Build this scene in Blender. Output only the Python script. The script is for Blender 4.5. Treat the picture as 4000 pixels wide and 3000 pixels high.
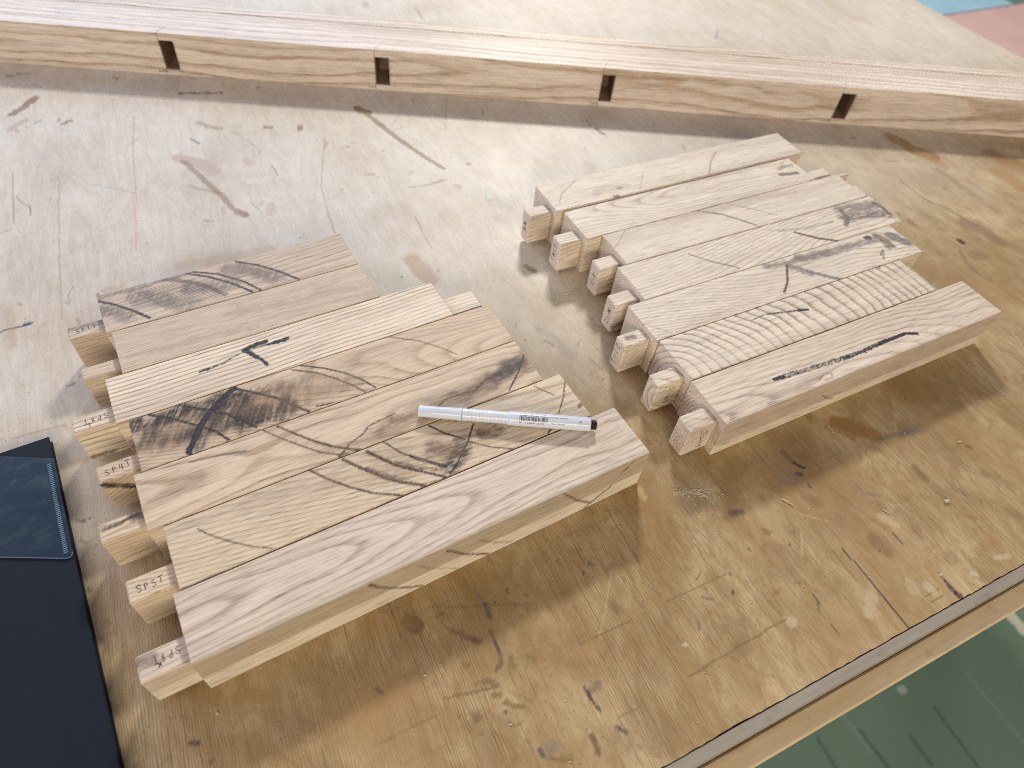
import bpy, math, random
import numpy as np
from mathutils import Matrix, Vector

# ------------------------------------------------------------------ camera, world, lights, exposure
scene = bpy.context.scene
COL = scene.collection
for o in list(bpy.data.objects):
    bpy.data.objects.remove(o, do_unlink=True)

PITCH, ROLL, CAM_H = 0.872547, 0.136189, 0.471
cp, sp = math.cos(PITCH), math.sin(PITCH)
right0, fwd, up0 = Vector((1, 0, 0)), Vector((0, cp, -sp)), Vector((0, sp, cp))
cr, sr = math.cos(ROLL), math.sin(ROLL)
cam_r = right0 * cr + up0 * sr
cam_u = up0 * cr - right0 * sr
cam_data = bpy.data.cameras.new('camera')
cam = bpy.data.objects.new('camera', cam_data)
COL.objects.link(cam)
cam.matrix_world = Matrix(((cam_r.x, cam_u.x, -fwd.x, 0), (cam_r.y, cam_u.y, -fwd.y, 0),
                           (cam_r.z, cam_u.z, -fwd.z, CAM_H), (0, 0, 0, 1)))
cam_data.sensor_width = 36.0
cam_data.lens = 2624.54 / 4000.0 * 36.0
cam_data.clip_start = 0.02
cam_data.clip_end = 60.0
cam_data.dof.use_dof = True
cam_data.dof.focus_distance = 0.535
cam_data.dof.aperture_fstop = 6.0
scene.camera = cam

world = bpy.data.worlds.new('World')
scene.world = world
world.use_nodes = True
bg = world.node_tree.nodes['Background']
bg.inputs['Color'].default_value = (0.86, 0.82, 1.0, 1)
bg.inputs['Strength'].default_value = 0.25

def area(name, loc, target, sx, sy, watt, color):
    l = bpy.data.lights.new(name, 'AREA')
    l.shape = 'RECTANGLE'; l.size = sx; l.size_y = sy; l.energy = watt; l.color = color
    o = bpy.data.objects.new(name, l); COL.objects.link(o)
    o.location = loc
    d = Vector(target) - Vector(loc)
    o.rotation_euler = d.to_track_quat('-Z', 'Y').to_euler()
    return o
# row of ceiling lamps far behind the bench (casts the shadows toward the viewer)
area('ceiling_lamp', (-0.10, 3.30, 2.08), (0.10, 0.50, 0.0), 0.46, 0.22, 150, (1.0, 0.97, 0.92))
# broad band of daylight windows behind and to the left of the bench
area('window_light', (-2.7, 3.3, 1.85), (-0.2, 0.6, 0.0), 4.2, 2.3, 215, (0.56, 0.72, 1.0))
# warm room lights above and in front of the bench
area('room_lamp', (0.5, -2.1, 1.25), (0.1, 0.4, 0.0), 2.4, 0.9, 108, (1.0, 0.91, 0.77))
# unseen fill light added to brighten the boards on the far floor
area('added_far_fill', (2.6, 5.0, 2.4), (2.3, 4.2, -0.85), 1.2, 1.2, 75, (1.0, 0.96, 0.90))
# cool daylight from a side window on the left
area('side_window_light', (-3.2, -0.3, 1.7), (0.0, 0.4, 0.0), 2.2, 1.6, 92, (0.66, 0.69, 1.0))

scene.view_settings.view_transform = 'Standard'
scene.view_settings.look = 'None'
scene.view_settings.gamma = 1.0
scene.view_settings.exposure = -0.75
scene.view_settings.use_curve_mapping = False
scene.cycles.max_bounces = 8
scene.cycles.use_denoising = False
scene.cycles.filter_width = 0.9

# ------------------------------------------------------------------ constants (metres; measured on the bench)
TH_L, TH_R, TH_RAIL, TH_BENCH = 0.619143, 0.571927, 0.125930, math.radians(31.16)
B0 = 0.0190                 # front edge offset of the bench
SLAT_H, RAIL_H = 0.0456, 0.0546
SLAT_MARKS={"L1":[["top",[[1.2,40.4],[12.6,30.3],[24.9,16.8],[34.1,3.5]],2.29,"k",0.8,0.4,None],["top",[[71.7,49.0],[90.1,35.4],[106.1,18.9],[119.1,1.2]],2.19,"k",0.85,0.4,None],["top",[[77.2,48.6],[98.3,35.9],[116.2,17.1],[126.3,0.6]],1.92,"k",0.8,0.4,None],["top",[[117.3,46.5],[133.8,33.6],[147.9,18.3],[160.8,0.9]],2.06,"k",0.95,0.4,None],["top",[[53.5,48.2],[72.8,36.3],[86.9,22.1],[97.3,6.9]],3.67,"k",0.45,0.4,None],["top",[[2.0,45.7],[22.6,45.4],[45.6,47.1],[70.5,46.8]],5.8,"g",0.5,0.9,None],["top",[[2.2,28.3],[11.2,21.7],[17.1,14.2]],13.65,"g",0.55,0.9,None],["top",[[28.0,34.1],[54.7,17.0],[67.8,7.3]],15.27,"g",0.5,0.9,None],["top",[[72.4,27.3],[90.4,20.5],[105.7,17.7]],15.08,"g",0.55,0.9,None],["top",[[107.3,38.9],[128.8,26.7],[141.5,12.8]],14.11,"g",0.45,0.9,None],["top",[[114.3,35.8],[131.4,25.5],[144.6,12.8]],13.04,"g",0.4,0.9,None],["top",[[29.3,41.3],[40.8,23.3],[49.2,8.9]],0.8,"k",0.4,0.4,None],["top",[[32.4,41.0],[43.9,23.0],[52.2,8.6]],0.76,"k",0.4,0.4,None],["top",[[35.5,40.8],[47.0,22.7],[55.3,8.3]],0.78,"k",0.4,0.4,None],["top",[[38.6,40.5],[50.2,22.5],[58.5,8.1]],0.79,"k",0.4,0.4,None],["top",[[41.8,40.3],[53.4,22.3],[61.6,7.8]],0.76,"k",0.4,0.4,None],["top",[[44.9,40.1],[56.5,22.0],[64.7,7.5]],0.77,"k",0.4,0.4,None],["top",[[48.1,39.9],[59.6,21.7],[67.9,7.2]],0.8,"k",0.4,0.4,None],["top",[[51.2,39.6],[62.8,21.4],[71.1,7.0]],0.76,"k",0.4,0.4,None],["top",[[54.5,39.4],[66.0,21.2],[74.3,6.6]],0.79,"k",0.4,0.4,None],["top",[[57.7,39.2],[69.1,21.0],[77.4,6.4]],0.8,"k",0.4,0.4,None],["top",[[60.8,38.9],[72.4,20.7],[80.6,6.1]],0.79,"k",0.4,0.4,None],["top",[[64.1,38.7],[75.6,20.4],[83.8,5.7]],0.76,"k",0.4,0.4,None],["top",[[67.3,38.5],[78.9,20.2],[87.0,5.6]],0.79,"k",0.4,0.4,None],["top",[[70.6,38.2],[82.0,19.9],[90.2,5.2]],0.8,"k",0.4,0.4,None],["top",[[73.8,38.0],[85.3,19.7],[93.4,4.9]],0.83,"k",0.4,0.4,None],["top",[[77.1,37.8],[88.6,19.4],[96.8,4.6]],0.79,"k",0.4,0.4,None]],"L2":[["top",[[91.2,31.2],[145.9,25.6],[212.4,18.6]],7.82,"h",0.45,0.9,None],["top",[[8.4,15.5],[54.0,13.4],[106.2,7.2]],5.24,"h",0.45,0.9,None],["top",[[110.3,15.1],[157.7,11.1],[212.5,7.7]],3.56,"h",0.4,0.9,None]],"L3":[["top",[[66.1,25.5],[72.6,25.8]],2.13,"i",0.95,0.25,None],["top",[[72.0,25.7],[84.5,26.9],[90.6,29.5]],1.86,"i",0.55,0.4,None],["top",[[90.6,29.5],[100.1,31.9],[110.1,32.9],[121.6,32.4]],1.47,"i",0.42,0.4,None],["top",[[121.6,32.4],[127.9,32.0]],2.43,"i",0.75,0.3,None],["top",[[127.9,32.0],[138.1,32.2]],3.41,"i",1,0.2,None],["top",[[120.9,36.5],[113.2,36.3],[102.9,34.0]],3.43,"i",1,0.2,None],["top",[[102.9,34.0],[106.4,28.4],[109.6,22.8]],3.41,"i",0.95,0.25,None],["top",[[109.6,22.8],[112.3,18.5]],2.64,"i",0.6,0.3,None],["top",[[112.3,18.5],[114.9,11.1]],2.35,"i",0.95,0.25,None]],"L4":[["top",[[80.8,24.4],[88.8,31.8],[101.3,40.2]],0.93,"k",0.45,0.4,None],["top",[[2.2,23.6],[30.8,25.0],[68.0,25.6],[106.0,21.3]],26.89,"c",0.55,0.9,None],["top",[[77.0,47.6],[66.2,41.4],[56.0,33.3],[46.0,22.9],[39.0,13.0],[32.7,2.5]],3.88,"i",1,0.2,None],["top",[[67.9,39.5],[55.0,26.5],[46.0,12.4],[39.2,3.0]],6.21,"k",0.5,0.8,None],["top",[[14.5,48.4],[28.2,38.0],[44.6,22.5],[54.1,12.2],[60.4,0.9]],1.83,"k",0.85,0.4,None],["top",[[36.9,47.7],[54.1,34.2],[65.4,25.0],[81.1,3.8]],1.91,"k",0.85,0.4,None],["top",[[76.8,47.1],[90.3,35.9],[104.4,22.9],[113.0,10.6],[120.8,1.1]],2.05,"k",0.8,0.4,None],["top",[[130.1,48.7],[146.9,37.4],[158.8,26.7],[169.3,13.3],[175.8,1.6]],1.43,"k",0.85,0.4,None],["top",[[122.6,47.0],[138.8,36.1],[150.0,24.5],[160.6,10.9],[166.8,0.7]],1.41,"b",0.75,0.4,None],["top",[[207.5,48.5],[227.8,34.2],[242.1,18.7],[250.3,6.7]],0.92,"b",0.7,0.4,None],["top",[[127.4,3.2],[134.2,2.1],[140.1,1.3]],1.07,"k",0.9,0.4,None],["top",[[2.4,44.0],[12.2,39.2],[22.9,39.3],[38.3,42.6]],12.65,"k",0.75,0.9,None],["top",[[6.2,26.8],[19.1,20.5],[29.7,20.4]],12.95,"k",0.55,0.9,None],["top",[[45.1,39.4],[61.5,37.0],[78.2,34.5]],16.58,"k",0.72,0.9,None],["top",[[43.8,18.7],[58.8,19.2],[78.2,20.8]],14.9,"k",0.62,0.9,None],["top",[[76.3,13.6],[91.9,14.1],[107.2,12.3]],17.38,"k",0.75,0.9,None],["top",[[93.5,32.9],[109.1,31.2],[128.5,27.8]],12.92,"b",0.45,0.9,None],["top",[[124.4,15.4],[145.7,16.8],[165.8,13.2]],9.33,"b",0.3,0.9,None],["top",[[7.2,31.4],[13.8,38.4],[24.4,46.6]],0.82,"k",0.45,0.4,None],["top",[[13.0,30.8],[19.8,37.9],[30.5,46.0]],0.78,"k",0.45,0.4,None],["top",[[18.9,30.3],[25.8,37.4],[36.7,45.6]],0.82,"k",0.45,0.4,None],["top",[[24.9,29.7],[31.9,36.9],[43.0,45.0]],0.85,"k",0.45,0.4,None],["top",[[30.9,29.1],[38.0,36.3],[49.2,44.5]],0.85,"k",0.45,0.4,None],["top",[[37.0,28.6],[44.2,35.7],[55.6,43.9]],0.84,"k",0.45,0.4,None],["top",[[43.1,28.0],[50.4,35.2],[62.0,43.4]],0.85,"k",0.45,0.4,None],["top",[[49.3,27.4],[56.7,34.7],[68.4,42.9]],0.85,"k",0.45,0.4,None],["top",[[55.5,26.8],[63.0,34.1],[74.8,42.4]],0.85,"k",0.45,0.4,None],["top",[[61.7,26.2],[69.4,33.5],[81.3,41.8]],0.86,"k",0.45,0.4,None],["top",[[68.0,25.6],[75.8,32.9],[87.9,41.3]],0.85,"k",0.45,0.4,None],["top",[[74.4,25.0],[82.3,32.3],[94.5,40.7]],0.86,"k",0.45,0.4,None],["top",[[85.8,19.8],[125.2,17.8],[156.7,17.4]],19.22,"c",0.28,0.9,None]],"L5":[["top",[[171.2,8.7],[215.9,12.0],[250.6,12.8],[303.5,24.9]],17.36,"c",0.42,0.9,None],["top",[[98.6,41.3],[130.2,7.8],[153.8,6.6]],10.25,"c",0.25,0.9,None],["top",[[89.8,48.7],[99.0,36.1],[110.7,22.3],[121.9,10.1],[134.5,1.5]],1.01,"b",0.75,0.4,None],["top",[[100.9,46.8],[110.4,34.5],[122.0,20.4],[132.6,10.5],[146.9,0.2]],1.69,"b",0.75,0.4,None],["top",[[122.0,20.4],[130.0,12.5]],2.42,"k",0.45,0.8,None],["top",[[132.6,0.3],[143.3,8.1],[156.9,12.8],[161.8,17.3],[171.2,18.4],[184.9,19.8]],1.07,"b",0.7,0.4,None],["top",[[133.7,1.1],[140.3,2.9],[147.5,0.7]],3.28,"b",0.6,0.8,None],["top",[[166.8,8.2],[185.5,12.7],[199.3,14.4]],7.63,"b",0.4,0.9,None],["top",[[239.4,13.8],[251.8,15.3],[264.5,16.8],[283.3,20.2],[303.0,28.4]],15.59,"b",0.6,0.9,None],["top",[[272.2,17.7],[287.9,19.6],[301.5,25.9]],9.55,"k",0.65,0.9,None],["top",[[250.6,12.8],[266.4,20.4],[290.8,24.6]],2.01,"k",0.5,0.4,None],["top",[[307.7,29.9],[294.4,15.6],[277.6,1.6]],1.19,"k",0.8,0.4,None],["top",[[214.7,9.8],[226.5,15.5],[246.8,14.6]],1.34,"b",0.6,0.4,None],["top",[[36.9,42.5],[55.3,39.6],[74.1,34.8]],1.42,"g",0.6,0.4,None],["top",[[303.1,15.5],[310.5,15.3]],7.75,"b",0.4,0.9,None]],"L6":[["top",[[151.2,32.6],[186.9,20.1],[221.4,24.1]],24.3,"c",0.3,0.9,None],["top",[[111.9,32.5],[137.0,22.4],[163.4,14.1]],11.63,"c",0.22,0.9,None],["top",[[157.4,48.2],[164.9,34.2],[173.9,22.4],[189.6,7.4]],1.28,"k",0.95,0.4,None],["top",[[143.2,45.9],[149.8,35.3],[156.9,25.6],[172.6,11.4],[185.4,0.3]],2.01,"k",0.9,0.4,None],["top",[[143.6,43.8],[154.4,31.0],[169.1,17.6],[181.6,8.9]],2.81,"b",0.6,0.8,None],["top",[[124.8,46.8],[130.0,39.5],[136.9,30.0],[146.4,18.3],[156.8,8.8],[170.2,-0.5]],2.21,"b",0.9,0.4,None],["top",[[137.7,31.9],[147.5,20.8],[160.8,8.1]],3.1,"k",0.45,0.8,None],["top",[[100.2,48.9],[109.4,35.7],[121.5,22.0],[134.4,10.2],[151.9,-0.6]],1.57,"b",0.9,0.4,None],["top",[[20.0,36.7],[26.2,28.2],[38.2,16.4],[48.0,8.1],[58.8,1.2]],0.89,"b",0.7,0.4,None],["top",[[194.5,47.7],[202.0,35.7],[213.9,23.8]],1.34,"k",0.95,0.4,None],["top",[[215.9,19.9],[228.0,8.7],[241.6,0.3]],1.04,"b",0.8,0.4,None],["top",[[226.2,33.7],[214.1,20.3],[196.8,5.3],[189.9,1.1]],1.22,"k",0.8,0.4,None],["top",[[210.0,19.1],[202.3,12.5],[192.2,4.9]],11.93,"k",0.75,0.9,None],["top",[[188.8,24.3],[196.5,17.9],[205.4,18.7]],12.46,"b",0.6,0.9,None],["top",[[227.9,23.7],[239.8,20.6]],8.91,"b",0.55,0.9,None],["top",[[170.0,28.8],[182.7,15.8],[190.7,8.3]],1.27,"k",0.8,0.4,None],["top",[[314.8,38.9],[305.1,25.6],[293.4,14.1]],0.92,"b",0.8,0.4,None],["top",[[282.4,5.2],[275.0,0.3]],1.14,"k",0.9,0.4,None],["top",[[289.4,46.0],[299.1,31.1]],0.8,"b",0.8,0.4,None],["top",[[311.3,11.5],[315.1,14.1]],2.37,"b",0.6,0.4,None],["top",[[0.9,41.4],[42.5,41.9],[103.8,36.4]],6.23,"h",0.3,0.9,None]],"L7":[["front",[[110.1,44.2],[117.3,31.7],[129.1,17.7],[147.2,2.0]],1.7,"b",0.9,0.4,None],["front",[[166.9,40.3],[181.0,21.4],[192.9,9.8],[203.2,1.2]],1.86,"b",0.9,0.4,None],["front",[[145.2,37.0],[155.5,22.9],[176.0,2.2]],0.86,"b",0.45,0.4,None],["front",[[192.5,32.6],[207.0,15.8],[222.1,2.9]],0.93,"b",0.55,0.4,None],["front",[[262.5,43.2],[278.0,21.9],[293.2,6.3]],1.33,"b",0.85,0.4,None],["front",[[310.7,18.1],[299.2,9.9],[289.7,1.7]],1.74,"b",0.7,0.4,None],["front",[[326.0,42.8],[317.7,32.1]],1.35,"b",0.8,0.4,None]],"R1":[["top",[[47.1,41.4],[30.9,32.1],[19.9,25.1],[10.4,12.4]],1.11,"g",0.5,0.4,None],["top",[[244.0,36.9],[225.4,22.2],[205.8,0.4]],2.14,"h",0.6,0.4,None],["top",[[56.3,12.2],[69.7,20.3],[98.0,16.0]],8.55,"g",0.25,0.9,None],["top",[[74.8,1.0],[78.5,1.0]],3.74,"g",0.7,0.4,None],["top",[[85.9,12.8],[91.4,13.6]],3.49,"g",0.5,0.4,None],["top",[[132.4,31.2],[122.7,18.8],[109.4,2.7]],1.57,"h",0.4,0.4,None]],"R2":[["top",[[284.0,22.9],[293.7,20.6],[306.4,18.3]],4.66,"v",0.75,0.5,None],["top",[[288.7,31.6],[303.4,34.8],[312.8,33.6]],3.11,"v",0.5,0.6,None],["top",[[170.1,44.7],[213.2,47.5],[250.0,40.8]],11.89,"h",0.2,0.9,None]],"R3":[["top",[[122.9,47.1],[145.3,32.8],[158.9,17.3],[170.4,2.7]],2.19,"g",0.7,0.4,None],["top",[[162.6,48.1],[190.7,23.5],[205.4,9.2]],1.52,"g",0.4,0.4,None],["top",[[80.6,47.6],[141.7,44.8],[207.4,43.2],[258.0,36.6]],8.34,"h",0.3,0.9,None],["top",[[27.6,46.4],[13.7,35.4],[1.7,25.6]],1.35,"g",0.35,0.4,None]],"R4":[["top",[[81.3,40.4],[97.0,22.0],[118.3,3.3]],1.66,"g",0.65,0.4,None],["top",[[216.4,28.1],[234.0,10.6],[252.3,-0.4]],2.9,"b",0.95,0.4,None],["top",[[299.4,40.6],[314.2,40.7],[333.5,37.5],[345.9,35.0]],13.46,"g",0.6,0.8,None],["top",[[289.6,27.7],[312.7,24.7],[338.5,20.8],[347.7,13.8]],11.42,"g",0.65,0.8,None],["top",[[282.6,18.0],[294.9,25.8],[297.0,39.6]],4.53,"g",0.7,0.6,None],["top",[[347.3,36.3],[350.4,27.7],[349.1,15.2]],5.33,"g",0.8,0.5,None],["top",[[310.1,22.1],[327.5,17.6],[338.3,13.6]],2.79,"g",0.6,0.5,None],["top",[[199.3,36.5],[232.2,29.5],[271.7,27.2]],3.58,"g",0.45,0.8,None]],"R5":[["top",[[168.6,43.4],[184.9,40.3],[208.3,40.7],[253.3,36.5]],8.08,"g",0.5,0.85,None],["top",[[208.3,40.7],[254.4,37.6],[294.1,35.8],[312.5,35.8]],8.63,"s",0.6,0.75,None],["top",[[307.6,40.6],[310.6,40.2]],5.57,"i",1,0.4,None],["top",[[338.8,31.9],[342.5,24.5],[345.8,18.2]],11.05,"s",0.75,0.4,None],["top",[[321.5,37.5],[324.6,29.6],[323.0,20.1]],8.88,"b",0.6,0.6,None],["top",[[191.4,36.2],[196.7,28.0],[203.9,19.2]],7.11,"s",0.6,0.6,None],["top",[[204.0,22.2],[214.9,10.5],[229.3,-1.4]],3.91,"s",0.7,0.5,None],["top",[[189.0,37.1],[171.4,16.8],[157.6,6.2]],2.22,"b",0.75,0.4,None],["top",[[-15.1,30.0],[0.4,22.5],[17.9,2.8]],0.86,"g",0.3,0.4,None],["top",[[300.3,12.2],[309.8,18.4],[298.4,6.4]],2.09,"b",0.5,0.4,None]],"R6":[["top",[[296.6,58.0],[285.2,51.2],[279.6,48.7]],2.66,"b",0.7,0.4,None],["top",[[118.9,38.2],[138.5,33.8],[151.3,30.7]],1.86,"i",0.75,0.3,None],["top",[[151.2,30.6],[161.0,28.3]],2.7,"i",1,0.25,None],["top",[[97.5,37.3],[114.1,39.2],[120.4,37.8]],1.21,"i",0.45,0.4,None]],"R7":[["top",[[71.0,22.2],[80.8,21.8]],2.9,"i",0.8,0.3,None],["top",[[77.9,21.8],[95.2,20.7],[129.3,18.1],[156.6,16.2]],4.22,"i",0.52,0.4,None],["top",[[150.6,16.6],[175.0,16.1],[206.5,17.7]],3.76,"i",0.75,0.3,None],["top",[[197.6,17.1],[230.8,17.2],[242.3,12.6]],2.99,"i",1,0.2,None],["top",[[108.3,5.7],[117.4,9.5],[125.2,8.1],[122.6,3.5],[113.4,3.6]],1.64,"b",0.35,0.6,None],["front",[[118.0,26.4],[129.8,16.2],[141.2,10.2]],1.68,"b",0.5,0.4,None]]}
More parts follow.
